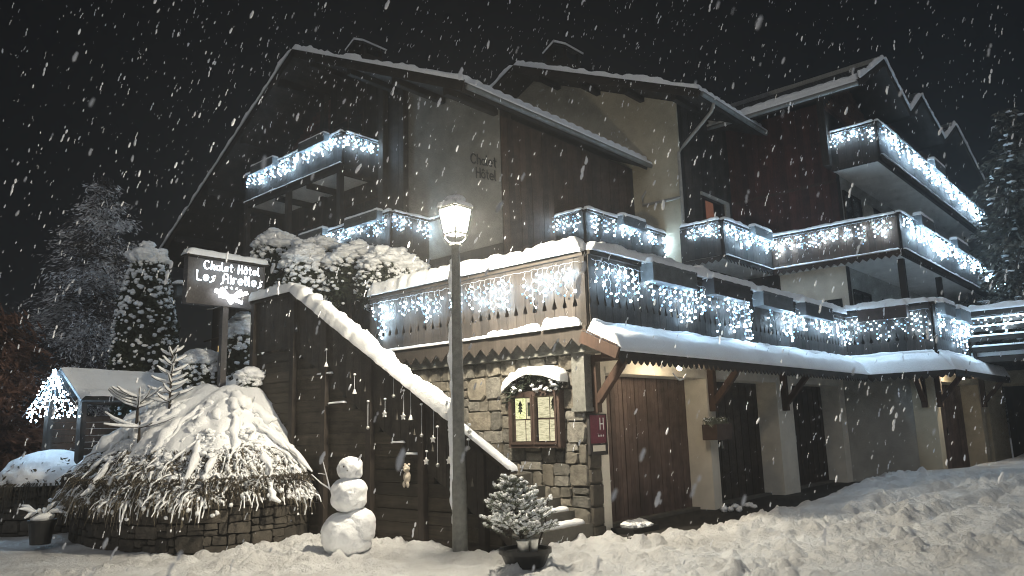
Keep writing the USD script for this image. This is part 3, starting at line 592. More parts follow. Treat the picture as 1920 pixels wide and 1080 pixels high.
def boards_x(parent, X, y0, y1, z0, ztop, mat, w=.2, t=.025, out=-1):
    """Upright boards on the wall x = X."""
    n = int(round((y1-y0)/w)); w = (y1-y0)/n
    for i in range(n):
        a, b = y0+i*w, y0+(i+1)*w; za, zb_ = ztop(a), ztop(b)
        g = Polygon([(a+.004, z0), (b-.004, z0), (b-.004, zb_), (a+.004, za)])
        part(parent, 'board', stand(extr(g, t+.006*(i % 2)), (X, 0, 0), (0, 1, 0), (out, 0, 0)), mat)
def boards_y(parent, Y, x0, x1, z0, z1, mat, w=.2, t=.025):
    n = int(round((x1-x0)/w)); w = (x1-x0)/n
    for i in range(n): part(parent, 'board', [bx(x0+i*w+.004, x0+(i+1)*w-.004, Y-t-.006*(i % 2), Y, z0, z1)], mat)
def window_x(parent, X, y0, y1, z0, z1, pane='void', frame='wood_dark', name='window', label=None, mull=True):
    f = [bx(X-.05, X, y0-.06, y0, z0-.06, z1+.06), bx(X-.05, X, y1, y1+.06, z0-.06, z1+.06), bx(X-.05, X, y0, y1, z0-.06, z0), bx(X-.05, X, y0, y1, z1, z1+.06)]
    if mull: f.append(bx(X-.045, X, (y0+y1)/2-.025, (y0+y1)/2+.025, z0, z1))
    w = part(parent, name, f, frame, label=label); part(w, 'pane', [bx(X-.022, X-.018, y0, y1, z0, z1)], 'pane')
    part(w, 'dark_room' if pane == 'void' else 'curtain', [bx(X-.010, X-.004, y0, y1, z0, z1)], pane); return w
def window_y(parent, Y, x0, x1, z0, z1, pane='void', frame='wood_dark', name='window', label=None, mull=True):
    f = [bx(x0-.06, x0, Y-.05, Y, z0-.06, z1+.06), bx(x1, x1+.06, Y-.05, Y, z0-.06, z1+.06), bx(x0, x1, Y-.05, Y, z0-.06, z0), bx(x0, x1, Y-.05, Y, z1, z1+.06)]
    if mull: f.append(bx((x0+x1)/2-.025, (x0+x1)/2+.025, Y-.045, Y, z0, z1))
    w = part(parent, name, f, frame, label=label); part(w, 'pane', [bx(x0, x1, Y-.022, Y-.018, z0, z1)], 'pane')
    part(w, 'dark_room' if pane == 'void' else 'curtain', [bx(x0, x1, Y-.010, Y-.004, z0, z1)], pane); return w

# lettering strokes: rounded sign-painter's letters
def arc(cx, cy, rx, a0, a1, ry=None, n=14):
    t = np.radians(np.linspace(a0, a1, n)); return [(cx+rx*math.cos(q), cy+(ry or rx)*math.sin(q)) for q in t]
GL = {'C': ([arc(.42, .5, .40, 45, 315, .5)], .80), 'h': ([[(0, 0), (0, 1)], [(0, .25)]+arc(.22, .36, .22, 180, 0, .26)+[(.44, 0)]], .48),
      'a': ([arc(.25, .30, .24, 0, 360, .30), [(.50, .62), (.50, 0)]], .54), 'l': ([[(0, 1), (0, .12), (.10, 0)]], .14),
      'e': ([[(.03, .32), (.50, .32)]+arc(.26, .31, .25, 0, 310, .31)], .56), 't': ([[(.14, .92), (.14, .1), (.24, 0)], [(0, .62), (.32, .62)]], .34),
      'H': ([[(.04, -.08), (.04, 1)], [(.56, 0), (.56, 1)], [(.04, .5), (.56, .5)]], .62), 'ô': ([arc(.26, .30, .25, 0, 360, .30), [(.12, .78), (.26, .94), (.40, .78)]], .54),
      'L': ([[(.04, 1), (.04, 0), (.50, 0)]], .52), 's': ([[(-.06, -.08), (.20, .02), (.34, .16), (.20, .34), (.16, .48), (.42, .64)]], .42),
      'A': ([[(-.12, -.14), (.06, -.06), (.12, .2), (.12, .62)]+arc(.40, .62, .28, 180, 0, .36)+[(.68, 0)], [(.12, .44), (.68, .44)]], .74),
      'i': ([[(0, 0), (0, .60)], [(0, .84), (0, .86)]], .04), 'r': ([[(0, 0), (0, .62)], [(0, .30)]+arc(.20, .40, .20, 180, 50, .22)], .34), ' ': ([], .34)}
def letters(text, h, w, depth=.02, gap=.25):
    """Words as separate glyph meshes in (x, y), each with its width: list of meshes, total width."""
    x, out = 0.0, []
    for ch in text:
        ls, adv = GL[ch]
        if ls: out.append(extr(affinity.translate(affinity.scale(unary_union([LineString(l).buffer(w, quad_segs=3) for l in ls]), h, h, origin=(0, 0)), x*h, 0).simplify(.002), depth))
        x += adv+gap
    return out, (x-gap)*h

# --- main chalet, gable towards the street lamp
XV, XF = 2.0, 3.8
RIDGE = (11.69, 12.79); EAVE_R = (4.53, 9.34); EAVE_L = (20.4, 7.9)
SR = (RIDGE[1]-EAVE_R[1])/(RIDGE[0]-EAVE_R[0]); SL = (RIDGE[1]-EAVE_L[1])/(EAVE_L[0]-RIDGE[0])
zroof = lambda y: (RIDGE[1]-SR*(RIDGE[0]-y) if y < RIDGE[0] else RIDGE[1]-SL*(y-RIDGE[0]))-.20
H1 = thing('chalet', 'big dark timber chalet with snowy gable roof and cream wall behind the street lamp', 'chalet', (0, 0, 0))
wg = [(5.1, 2.9), (19.6, .5), (19.6, zroof(19.6)), (RIDGE[0], zroof(RIDGE[0])), (5.1, zroof(5.1))]
gwall = part(H1, 'gable_wall', stand(extr(Polygon(wg), .3), (XF+.3, 0, 0), (0, 1, 0), (-1, 0, 0)), 'wood_dark')
part(H1, 'cream_wall', stand(extr(Polygon([(5.1, 6.0), (8.6, 6.0), (8.6, zroof(8.6)), (5.1, zroof(5.1))]), .03), (XF, 0, 0), (0, 1, 0), (-1, 0, 0)), 'plaster_old', label='cream plaster panel beside the balconies')
part(H1, 'wall_lettering', [stand(m, (XF-.035, y0, z0), np.array([0, -1, -.40]), (-1, 0, 0)) for tx, y0, z0 in (('Chalet', 6.10, 8.28), ('Hôtel', 5.92, 7.86)) for m in letters(tx, .25, .07, .015, .13)[0]], 'black_paint')
boards_x(gwall, XF, 8.75, 19.4, 2.9, zroof, 'wood_dark', .25)
boards_x(gwall, XF, 5.1, 8.6, 3.2, lambda y: 5.95, 'wood_dark', .22)
for k in range(30):
    z = 9.95+.1*k; 
    ya, yb = 8.7, min(19.2, RIDGE[0]+(RIDGE[1]-.25-z)/SL)
    for y0, y1 in ((12.3, 15.0), (15.2, yb)):
        if y1 > y0+.3 and y1 <= yb+1e-6 or y0+.3 < min(y1, yb): part(gwall, 'siding_board', [beam((XF-.05, y0, z), (XF-.05, min(y1, yb), z), .012, .088)], 'shingle_siding')
boards_y(H1, 5.1, 3.82, 9.6, 3.1, 9.25, 'wood_brown', .22)
part(H1, 'side_wall', [bx(3.8, 10.5, 5.1, 5.4, 2.9, 9.3), bx(3.8, 12, 19.3, 19.6, .5, 8.2), bx(13.9, 14.2, 5, 19.5, .5, 12)], 'wood_dark')
for y in (8.65, 9.55, 12.5, 15.1, 17.6): part(H1, 'gable_post', [bx(XF-.22, XF-.03, y-.10, y+.10, 3.0, zroof(y))], 'wood_dark')
r1 = roof_plane(H1, (XV, EAVE_R[0], EAVE_R[1]), (10.0, EAVE_R[0], EAVE_R[1]), (14.5, *RIDGE), (XV, *RIDGE), seed=3)
r2 = roof_plane(H1, (14.5, *EAVE_L), (XV, *EAVE_L), (XV, *RIDGE), (14.5, *RIDGE), seed=4, gut=False)
roof_beams(H1, XV+.05, 5.2, zroof(5.2)-.06, SR, 10.9, 4, 2.2)
roof_beams(H1, XV+.05, 19.0, zroof(19.0)-.06, SL, 12.5, 4, 2.2)
part(H1, 'downpipe', [tube([(10.0, 4.42, 9.2), (9.95, 4.6, 8.7), (9.72, 4.75, 8.3), (9.72, 4.75, 8.05), (9.72, 3.5, 8.02)], .045, 7)], 'metal_pipe', True)
chimney(H1, (4.9, 12.0, 13.3), .75, .85)
def balcony(parent, x0, x1, y0, y1, zt, zb, label, seed, mats=('wood_dark', 'wood_dark_flat'), side=True, ends=True):
    """Balcony on a wall facing -x: floor slab with pale soffit, front railing at x0 and an end railing at y0."""
    sl = part(parent, 'balcony', [bx(x0+.02, x1, y0, y1, zb-.16, zb+.02)], 'soffit', label=label)
    part(sl, 'edge_beam', [bx(x0-.02, x0+.06, y0, y1, zb-.2, zb+.05), bx(x0+.06, x1, y0-.02, y0+.06, zb-.2, zb+.05)]+[bx(x0+.06, x1, y-.09, y+.09, zb-.3, zb-.16) for y in np.linspace(y0+.1, y1-.1, 4)], mats[1])
    railing(parent, 'balcony_railing', (x0, y0), (x0, y1), zb, zt, (-1, 0), mats, pw=.2, notch=False, snow=(.16, .07), trim=(zb-.26, zb-.10, .2, .08), seed=seed, ledge=.03, posts=1.8)
    if side: railing(parent, 'balcony_railing', (x0+.05, y0), (x1, y0), zb, zt, (0, -1), mats, pw=.2, notch=False, snow=(.14, .06), trim=(zb-.26, zb-.10, .2, .08), seed=seed+1, posts=1.8)
balcony(H1, 2.5, XF, 9.85, 15.1, 9.86, 8.95, 'upper gable balcony', 11)
balcony(H1, 2.5, XF, 7.75, 11.75, 7.10, 6.15, 'lower gable balcony', 13)
railing(H1, 'balcony_railing', (XF, 7.75), (3.9, 5.6), 6.15, 7.1, (-1, 0), ('wood_dark', 'wood_dark_flat'), pw=.2, notch=False, snow=(.14, .06), seed=15)
for y in (10.0, 12.6, 15.0): part(H1, 'balcony_post', [bx(2.46, 2.60, y-.08, y+.08, 3.2, 9.0)], 'wood_dark')
for y0, y1, z0, z1 in ((10.6, 12.0, 9.05, 11.0), (13.0, 14.6, 9.05, 10.8), (9.6, 11.4, 6.2, 8.2), (13.2, 14.8, 6.3, 8.0)): window_x(H1, XF-.06, y0, y1, z0, z1, name='balcony_door', frame='wood_brown')
window_x(H1, XF-.06, 16.4, 17.5, 9.1, 10.1)
window_x(H1, XF-.06, 18.35, 18.95, 4.15, 4.75, 'lit_window', 'wood_brown', label='small lit window low on the gable wall', mull=False)
window_x(H1, XF-.06, 17.2, 18.2, 4.15, 4.75, 'void', 'wood_brown')
part(H1, 'window_hood', [slab([(XF-.5, 17.0, 4.92), (XF-.5, 19.2, 4.92), (XF, 19.2, 5.1), (XF, 17.0, 5.1)], .05)], 'wood_brown')
# --- the middle chalet
H2 = thing('chalet', 'middle chalet with cream gable wall, downpipe and lit corner window', 'chalet', (0, 0, 0))
XV2, XF2 = 8.8, 9.8
R2, E2 = (8.9, 13.69), (2.19, 10.59); S2 = (R2[1]-E2[1])/(R2[0]-E2[0]); z2 = lambda y: R2[1]-S2*abs(R2[0]-y)-.2
part(H2, 'gable_wall', stand(extr(Polygon([(3.47, 2.9), (13.5, 2.9), (13.5, z2(13.5)), (R2[0], z2(R2[0])), (3.47, z2(3.47))]), .3), (XF2+.3, 0, 0), (0, 1, 0), (-1, 0, 0)), 'plaster_cream')
lw = part(H2, 'side_wall', [bx(9.82, 16, 3.49, 3.8, 2.9, 10.9)], 'wood_dark')
for x0, x1, z0, z1 in ((9.86, 10.9, 2.9, 10.95), (10.9, 12.5, 2.9, 7.4), (10.9, 12.5, 8.35, 10.95), (12.5, 13.0, 2.9, 10.95)): boards_y(lw, 3.49, x0, x1, z0, z1, 'wood_dark', .2)
window_y(H2, 3.50, 10.98, 12.42, 7.46, 8.28, 'void', 'wood_dark', name='window', label='window with pale surround and orange curtain', mull=False)
part(H2, 'window_curtain', [bx(11.25, 11.75, 3.485, 3.489, 7.46, 8.24)], 'orange_curtain')
part(H2, 'window_surround', [bx(10.9, 12.72, 3.40, 3.455, 8.34, 8.44), bx(12.45, 12.72, 3.40, 3.455, 7.3, 8.34)], 'plaster_grey')
roof_plane(H2, (XV2, *E2), (13.4, *E2), (15.5, *R2), (XV2, *R2), seed=7)
roof_plane(H2, (15.5, 15.6, 10.59), (XV2, 15.6, 10.59), (XV2, *R2), (15.5, *R2), seed=8, gut=False)
roof_beams(H2, XV2+.05, 3.0, z2(3.0)-.05, S2, 7.8, 4, 1.3)
part(H2, 'downpipe', [tube([(9.5, 2.10, 10.45), (9.5, 2.2, 10.2), (9.68, 3.2, 9.55), (9.68, 3.42, 9.35), (9.68, 3.42, 6.0)], .05, 8)], 'metal_pipe', True, label='long downpipe at the cream corner')
chimney(H2, (11.3, 8.7, 14.1), .85, 1.1)
part(H2, 'balcony', [bx(5.9, XF2, 4.2, 5.1, 5.95, 6.12), bx(9.55, 13.0, 2.25, 3.48, 5.95, 6.12)], 'soffit')
railing(H2, 'balcony_railing', (5.85, 4.15), (5.85, 5.08), 6.05, 7.03, (-1, 0), pw=.2, notch=False, snow=(.16, .08), trim=(5.86, 6.03, .2, .08), seed=21)
railing(H2, 'balcony_railing', (5.9, 4.13), (9.78, 4.13), 6.05, 7.05, (0, -1), pw=.2, notch=False, snow=(.18, .10), trim=(5.86, 6.03, .2, .08), seed=22, ledge=.03)
railing(H2, 'balcony_railing', (9.5, 2.22), (9.5, 3.42), 6.05, 7.05, (-1, 0), pw=.2, notch=False, snow=(.18, .08), trim=(5.86, 6.03, .2, .08), seed=23)
railing(H2, 'balcony_railing', (9.55, 2.18), (12.95, 2.18), 6.05, 7.05, (0, -1), ('wood_dark', 'wood_dark_long'), pw=.2, notch=False, snow=(.18, .10), trim=(5.86, 6.03, .2, .08), seed=24, ledge=.03)
part(H2, 'lower_wall', [bx(5.9, 13.0, 4.6, 4.9, 3.1, 5.95), bx(9.9, 13.0, 3.2, 3.5, 3.1, 5.95)], 'wood_dark')
# --- the right chalet with its three stepped gables
H3t = thing('chalet', 'right-hand chalet of dark red boards with three stepped gables and long balconies', 'chalet', (0, 0, 0))
YV3 = -1.1
gab = [(11.83, 10.81, 14.58, 12.40, 17.05, 11.43), (17.05, 11.43, 18.84, 12.57, 21.75, 11.75), (21.75, 11.75, 24.10, 13.0, 29.3, 11.5)]
wl = part(H3t, 'side_wall', [bx(13.02, 13.3, .15, 3.6, 3.1, 10.9)], 'wood_dark')
boards_x(wl, 13.02, .15, 3.45, 6.05, lambda y: 10.95, 'wood_red', .2)
part(H3t, 'wall_band', [bx(12.975, 13.0, .15, 3.45, 8.42, 8.50)], 'wood_brown')
part(H3t, 'lower_side_wall', [bx(12.99, 13.02, .16, 2.1, 3.1, 6.0)], 'plaster', label='pale stained wall under the balcony')
part(H3t, 'front_wall', [bx(13.02, 29, .17, .5, 3.1, 10.9)], 'plaster_grey')
for i, (xa, za, xp, zp, xb, zb) in enumerate(gab):
    part(H3t, 'gable_wall', stand(extr(Polygon([(xa+.6, 8.8), (xb-.02, 8.8), (xb-.02, zb-.25), (xp, zp-.25), (xa+.6, za+.15)]), .2), (0, .3, 0), (1, 0, 0), (0, -1, 0)), 'wood_dark')
    for k in range(12): 
        z = 10.55+.14*k; f = max(0, (zp-.3-z)/(zp-za)); 
        if f > .05: part(H3t, 'siding_board', [beam((xp-(xp-xa)*f*.8, .08, z), (xp+(xb-xp)*min(1, (zp-.3-z)/(zp-zb))*.9, .08, z), .016, .12)], 'shingle_siding')
    yb = 5.0
    roof_plane(H3t, (xa, yb, za), (xa, YV3, za), (xp, YV3, zp), (xp, yb, zp), seed=30+i, gut=(i == 0), snow=.17, reach=.75 if i == 0 else .5)
    roof_plane(H3t, (xb, YV3, zb), (xb, yb, zb), (xp, yb, zp), (xp, YV3, zp), seed=40+i, gut=False, snow=.17)
part(H3t, 'balcony', [bx(12.72, 26.2, -1.12, .17, 8.70, 8.84)], 'soffit', label='upper long balcony with pale underside')
part(H3t, 'balcony_edge', [bx(12.66, 12.74, -1.16, .15, 8.66, 8.88), bx(12.74, 26.2, -1.18, -1.10, 8.66, 8.88)], 'wood_dark_long')
railing(H3t, 'balcony_railing', (12.68, .12), (12.68, -1.15), 8.85, 9.82, (-1, 0), ('wood_dark', 'wood_dark_flat'), pw=.2, notch=False, snow=(.14, .06), trim=(8.62, 8.82, .2, .09), seed=31)
railing(H3t, 'balcony_railing', (12.72, -1.18), (26.2, -1.18), 8.85, 9.84, (0, -1), pw=.25, notch=False, snow=(.14, .07), trim=(8.66, 8.82, .2, .07), seed=32, ledge=.04)
part(H3t, 'balcony', [bx(12.72, 27.2, -1.42, 2.1, 5.90, 6.06)], 'soffit', label='middle long balcony')
part(H3t, 'balcony_edge', [bx(12.74, 27.2, -1.48, -1.40, 5.88, 6.10)], 'wood_dark_long')
railing(H3t, 'balcony_railing', (12.66, 2.12), (12.66, -1.43), 6.06, 7.06, (-1, 0), ('wood_brown', 'wood_dark_flat'), pw=.2, notch=False, snow=(.16, .08), trim=(5.84, 6.03, .2, .09), seed=33, ledge=.03)
railing(H3t, 'balcony_railing', (12.70, -1.46), (27.2, -1.46), 6.06, 7.10, (0, -1), pw=.25, notch=False, snow=(.16, .09), trim=(5.86, 6.03, .2, .07), seed=34, ledge=.05)
for x in (13.3, 17.4, 22.0): part(H3t, 'balcony_post', [bx(x-.08, x+.08, -1.32, -1.16, 3.1, 5.9)], 'wood_dark')
for x0, x1 in ((13.5, 14.9), (16.2, 18.0), (20.5, 22.3)):
    window_y(H3t, .16, x0, x1, 6.2, 8.2, 'void', 'wood_dark', name='balcony_door')
    window_y(H3t, .16, x0, x1, 3.2, 5.2, 'void', 'wood_dark', name='balcony_door')
part(H3t, 'drawn_curtain', [bx(15.0, 16.0, .06, .10, 6.3, 8.2)], 'curtain')
window_x(H3t, 12.985, .4, 1.1, 3.3, 4.9, 'void', 'wood_dark')

# ------------------------------------------------------------------ outside stair
T = thing('staircase', 'snowy outside stair with boarded dark side wall between the planter and the stone wall', 'staircase', (-.9, 0, 0))
XS = -1.85; zs = lambda y: min(1.05+.59*(y+.1), 4.16)
part(T, 'core', stand(extr(Polygon([(.02, -.4), (6.6, -.4), (6.6, 3.1), (5.3, 3.1), (.1, .05)]), .02), (XS+.10, 0, 0), (0, 1, 0), (-1, 0, 0)), 'void')
z = -.32; k = 0
while z < 3.05:
    y0 = max(-.05, (z+.19-.10)/.59-.1)
    if y0 < 6.4: part(T, 'plank', [beam((XS+.045+.01*((k*5) % 3-1), y0, z+.095), (XS+.045+.01*((k*5) % 3-1), 6.62, z+.095), .05, .183)], 'wood_stair')
    z += .19; k += 1
y = -.05
while y < 6.55:
    g = Polygon([(y+.004, max(-.1, zs(y)-1.02)), (y+.196, max(-.1, zs(y+.2)-1.02)), (y+.196, zs(y+.2)-.04), (y+.004, zs(y)-.04)])
    nb = Polygon([(y+.06, zs(y)-.62), (y+.14, zs(y)-.62), (y+.10, zs(y)-.44)])
    part(T, 'board', stand(extr(g.difference(nb) if int(y*10) % 4 == 1 else g, .028), (XS+.012, 0, 0), (0, 1, 0), (-1, 0, 0)), 'wood_stair_up'); y += .2
for y in (6.52, 5.12, 4.12, 2.88, 1.64, .90, .42): part(T, 'post', [bx(XS-.075, XS+.02, y-.06, y+.06, -.4, zs(y)-.02)], 'wood_dark')
part(T, 'handrail', [beam((XS-.0, -.12, zs(-.12)-.02), (XS, 5.12, zs(5.12)-.03), .15, .06), beam((XS, 5.06, 4.13), (XS, 6.64, 4.13), .15, .06)], 'wood_dark_flat')
part(T, 'rail_snow', [snow_strip([(XS, 1.0, zs(1.0)+.01), (XS, 5.2, zs(5.2)+.01)], .25, .20, 3, rough=.85), snow_strip([(XS, -.14, zs(-.14)+.01), (XS, 1.05, zs(1.05)+.01)], .17, .045, 5), snow_strip([(XS, 5.05, 4.165), (XS, 6.66, 4.165)], .25, .18, 4, rough=.3)], 'snow', True)
for i in range(18):
    st = part(T, 'step', [bx(XS+.12, -.02 if i > 2 else .02, .0+.285*i, .285*(i+1)+.02, -.3 if i < 4 else .17*i-.2, .172*(i+1))], 'concrete')
    if i < 2: part(st, 'snow', snow_strip([(XS+.9, .285*i+.15, .172*(i+1)), (-.10, .285*i+.15, .172*(i+1))], .20, .06, 60+i, .05, rough=1.0), 'snow', True)
part(T, 'landing', [bx(XS+.10, -.02, 5.15, 6.6, 2.95, 3.1)], 'concrete')
sh = [(617, 648, 755), (596, 625, 700), (735, 760, 830), (762, 785, 852)]
for k, (xa, xb, yy) in enumerate(sh):
    a, b = onx(xb, yy, XS-.02), onx(xa, yy+4, XS-.02)
    bl = part(T, 'ledge', [beam(a+(0, 0, -.015), (a[0], b[1], a[2]-.015), .09, .025)], 'wood_dark_flat'); part(bl, 'snow', snow_strip([a, (a[0], b[1], a[2])], .08, .03, 80+k, .03), 'snow', True)

# ------------------------------------------------------------------ street lamp
LX, LY = -2.2, .55; LZ = 4.30
lamp = thing('street_lamp', 'lit four-sided street lantern on a frosted post before the stair', 'street lamp', (LX, LY, 0))
part(lamp, 'pole', [lathe([(0, -.2), (.105, -.2), (.10, .9), (.088, .95), (.078, 2.5), (.062, 4.0), (.06, 4.10), (.09, 4.13), (.05, 4.17), (0, 4.17)], (LX, LY, 0), 14)], 'metal_pole', True)
ang = rad(226); cs = [np.array([math.cos(ang+k*math.pi/2), math.sin(ang+k*math.pi/2), 0]) for k in range(4)]
o = np.array([LX, LY, 0.]); rb, rtp, hz = .155, .225, .36
B4 = [o+c*rb+(0, 0, LZ) for c in cs]; T4 = [o+c*rtp+(0, 0, LZ+hz) for c in cs]
fr = [beam(a, b, .018, .018, (1, 0, .3)) for a, b in zip(B4, T4)]
fr += [beam(B4[k], B4[(k+1) % 4], .022, .022) for k in range(4)]+[beam(T4[k], T4[(k+1) % 4], .026, .022) for k in range(4)]
part(lamp, 'frame', fr, 'metal_pole')
for k in range(4):
    a, b, c, d = B4[k], B4[(k+1) % 4], T4[(k+1) % 4], T4[k]
    part(lamp, 'glass', trimesh.Trimesh(np.array([a, b, c, d])*.98+np.array([*o[:2], LZ+hz/2])*.02, [[0, 1, 2], [0, 2, 3]], process=False), 'lantern_glass')
rf = [o+c*.265+(0, 0, LZ+hz+.015) for c in cs]+[o+c*.09+(0, 0, LZ+hz+.13) for c in cs]+[o+c*.05+(0, 0, LZ+hz+.20) for c in cs]
lr = part(lamp, 'lantern_roof', [trimesh.convex.convex_hull(np.array(rf[:8])), trimesh.convex.convex_hull(np.array(rf[4:]))], 'metal_dark')
part(lr, 'snow', [snow_strip([o+cs[k]*.24+(0, 0, LZ+hz+.035), o+cs[(k+1) % 4]*.24+(0, 0, LZ+hz+.035)], .07, .05, k, .03) for k in range(4)]+[lump(o+(0, 0, LZ+hz+.13), .15, 3, 3, (1, 1, .5))], 'snow', True)
yk = []
for k in range(4):
    yk.append(tube([o+cs[k]*.14+(0, 0, LZ), o+cs[k]*.15+(0, 0, LZ-.06), o+cs[k]*.10+(0, 0, LZ-.12), o+cs[k]*.03+(0, 0, LZ-.14)], .012, 6))
part(lamp, 'cradle', yk, 'metal_pole')
side = np.array([-rt[0], -rt[1], 0.])
part(lamp, 'snow_on_pole', [snow_strip([o+side*.095+(0, 0, .35), o+side*.078+(0, 0, 1.2), o+side*.072+(0, 0, 2.2), o+side*.06+(0, 0, 3.2), o+side*.05+(0, 0, 3.95)], .07, .045, 7, .03, up=tuple(side), rough=1.6)], 'snow', True)
dl = UsdLux.DiskLight.Define(stage, lamp+'/lamp_light'); dl.CreateRadiusAttr(.12); dl.CreateIntensityAttr(800.0*LANTERN); dl.CreateColorAttr(Gf.Vec3f(1.0, .90, .71)); dl.AddTranslateOp().Set(Gf.Vec3d(0, 0, LZ+hz-.03))

# ------------------------------------------------------------------ snowman
b = away(655, 1030, 10.95); bxy = np.array([b[0], b[1]]); gz = -.02
px = .00768; rgt = np.array([rt[0], rt[1], 0.]); O = np.array([bxy[0], bxy[1], gz])
sm = thing('snowman', 'lumpy three-part snowman with twig arms in front of the stair wall', 'snowman', O)
def ball(c, r, seed, sq, amp, fr=1.6):
    m = trimesh.creation.icosphere(4, 1.0); v = np.asarray(m.vertices); v = np.sign(v)*np.abs(v)**.86
    k = 1+amp*(meshkit.fbm(v*fr+seed*5, 4, seed)-.5)+.05*(np.abs(meshkit.fbm(v*6+seed, 3, seed+2)-.5))
    m.vertices = (v*k[:, None])*r*np.asarray(sq)+c; return m
part(sm, 'base_ball', [ball(O-rgt*.04+(0, 0, .26), .335, 1, (.95, .95, .86), .35), ball(O+rgt*.12+(0, 0, .36), .22, 5, (1, 1, 1.05), .3)], 'snow', True)
part(sm, 'middle_ball', ball(O-rgt*.01+(0, 0, .77), .25, 2, (.96, 1, .92), .3), 'snow', True)
hd = O+rgt*.0+(0, 0, 1.12); hb = part(sm, 'head', ball(hd, .165, 3, (.98, 1, .98), .3), 'snow', True)
f3 = -np.array([fw[0], fw[1], 0.])
part(hb, 'eye', lump(hd+f3*.145-rgt*.05+(0, 0, .035), .017, 1, 1), 'bark'); part(hb, 'eye', lump(hd+f3*.145+rgt*.045+(0, 0, .04), .017, 2, 1), 'bark')
part(hb, 'nose', tube([hd+f3*.14+(0, 0, .0), hd+f3*.19+(0, 0, -.02)], [.016, .006], 6), 'dry_stem')
part(hb, 'twig_hair', [tube([hd+(0, 0, .14)+rgt*a, hd+(0, 0, .20)+rgt*(a*1.5)], [.006, .003], 4) for a in (-.06, -.02, .03, .05)], 'bark')
s0 = O-rgt*.24+(0, 0, .84)
part(sm, 'twig_arm', [tube([s0, s0-rgt*.16+(0, 0, .10), s0-rgt*.29+(0, 0, .22)], [.013, .010, .006], 5), tube([s0-rgt*.03, s0-rgt*.09+(0, 0, .22), s0-rgt*.14+(0, 0, .40)], [.011, .008, .005], 5), tube([s0-rgt*.08+(0, 0, .21), s0-rgt*.2+(0, 0, .23)], [.006, .004], 4)], 'frost_twig')

# ------------------------------------------------------------------ foliage builders
def scraps(P, size, rg, stretch=2.2, dirs=None):
    """Small leaf-shaped faces, two triangles each, at the points P."""
    P = np.asarray(P); n = len(P); a = rg.normal(size=(n, 3)) if dirs is None else dirs+rg.normal(size=(n, 3))*.35; a /= np.linalg.norm(a, axis=1, keepdims=True)
    b = np.cross(a, rg.normal(size=(n, 3))); b /= np.linalg.norm(b, axis=1, keepdims=True); s = (size*rg.uniform(.6, 1.4, n))[:, None]
    v = np.stack([P-a*s*stretch/2, P+b*s*.5, P+a*s*stretch/2, P-b*s*.5], 1).reshape(-1, 3); i = np.arange(n)[:, None]*4
    return trimesh.Trimesh(v, np.vstack([i+[0, 1, 2], i+[0, 2, 3]]), process=False)
def lumps(P, R, rg, sub=1, squash=(1, 1, .7)):
    base = trimesh.creation.icosphere(sub, 1.0); bv = np.asarray(base.vertices); n, k = len(P), len(bv); P = np.asarray(P); R = np.broadcast_to(R, n)
    v = bv[None]*(1+.5*(rg.random((n, k, 1))-.5))*R[:, None, None]*np.asarray(squash)*(1+.4*(rg.random((n, 1, 3))-.5))+P[:, None]
    f = (np.asarray(base.faces)[None]+(np.arange(n)*k)[:, None, None]).reshape(-1, 3); return trimesh.Trimesh(v.reshape(-1, 3), f, process=False)
def shell(c, r, n, rg, zmin=-.9, inner=.75):
    d = rg.normal(size=(n*2, 3)); d /= np.linalg.norm(d, axis=1, keepdims=True); d = d[d[:, 2] > zmin][:n]
    return np.asarray(c)+d*np.asarray(r)*rg.uniform(inner, 1.05, (len(d), 1)), d
def snowy_bush(label, cat, lobes, seed, nleaf=2200, nsnow=420, leaf=.05, snow=.075, name='snowy_bush', cap=True, stem_to=None, zmin=-.8, group=None):
    nsnow, snow, nleaf = int(nsnow*1.9), snow*.66, int(nleaf*1.3)
    rg = np.random.default_rng(seed); base = np.array(lobes[0][0], float); base = base if stem_to is None else np.array([base[0], base[1], stem_to])
    t = thing(name, label, cat, base, group); L, Sn, Cp, St = [], [], [], []
    for c, r in lobes:
        c, r = np.array(c, float), np.array(r, float); w = r.prod()**(2/3)
        P, d = shell(c, r, nleaf, rg, zmin, .55); L.append(scraps(P, leaf, rg))
        Q, d = shell(c, r*1.02, nsnow, rg, zmin, .88); k = rg.random(len(Q)) < np.clip(.42+.6*d[:, 2], .12, 1); Q, d = Q[k], d[k]
        Sn.append(lumps(Q, snow*rg.uniform(.5, 1.35, len(Q))*(1+.5*np.maximum(d[:, 2], 0)), rg))
        if cap:
            Q, d = shell(c+(0, 0, r[2]*.10), r*(1.0, 1.0, .98), 150, rg, .45, .96); Cp.append(lumps(Q, snow*2.1*rg.uniform(.6, 1.3, len(Q)), rg, 2, (1.35, 1.35, .7)))
        for _ in range(6):
            e = c+r*rg.uniform(-.6, .6, 3); St.append(tube([np.array([c[0]+rg.uniform(-.1, .1), c[1]+rg.uniform(-.1, .1), base[2]-.1]), (c+e)/2+rg.uniform(-.1, .1, 3), e], [.03, .02, .008], 5))
    part(t, 'stem', St, 'bark'); part(t, 'foliage', L, 'hedge_leaf'); part(t, 'snow', Sn+Cp, 'snow', True, kind='stuff'); return t

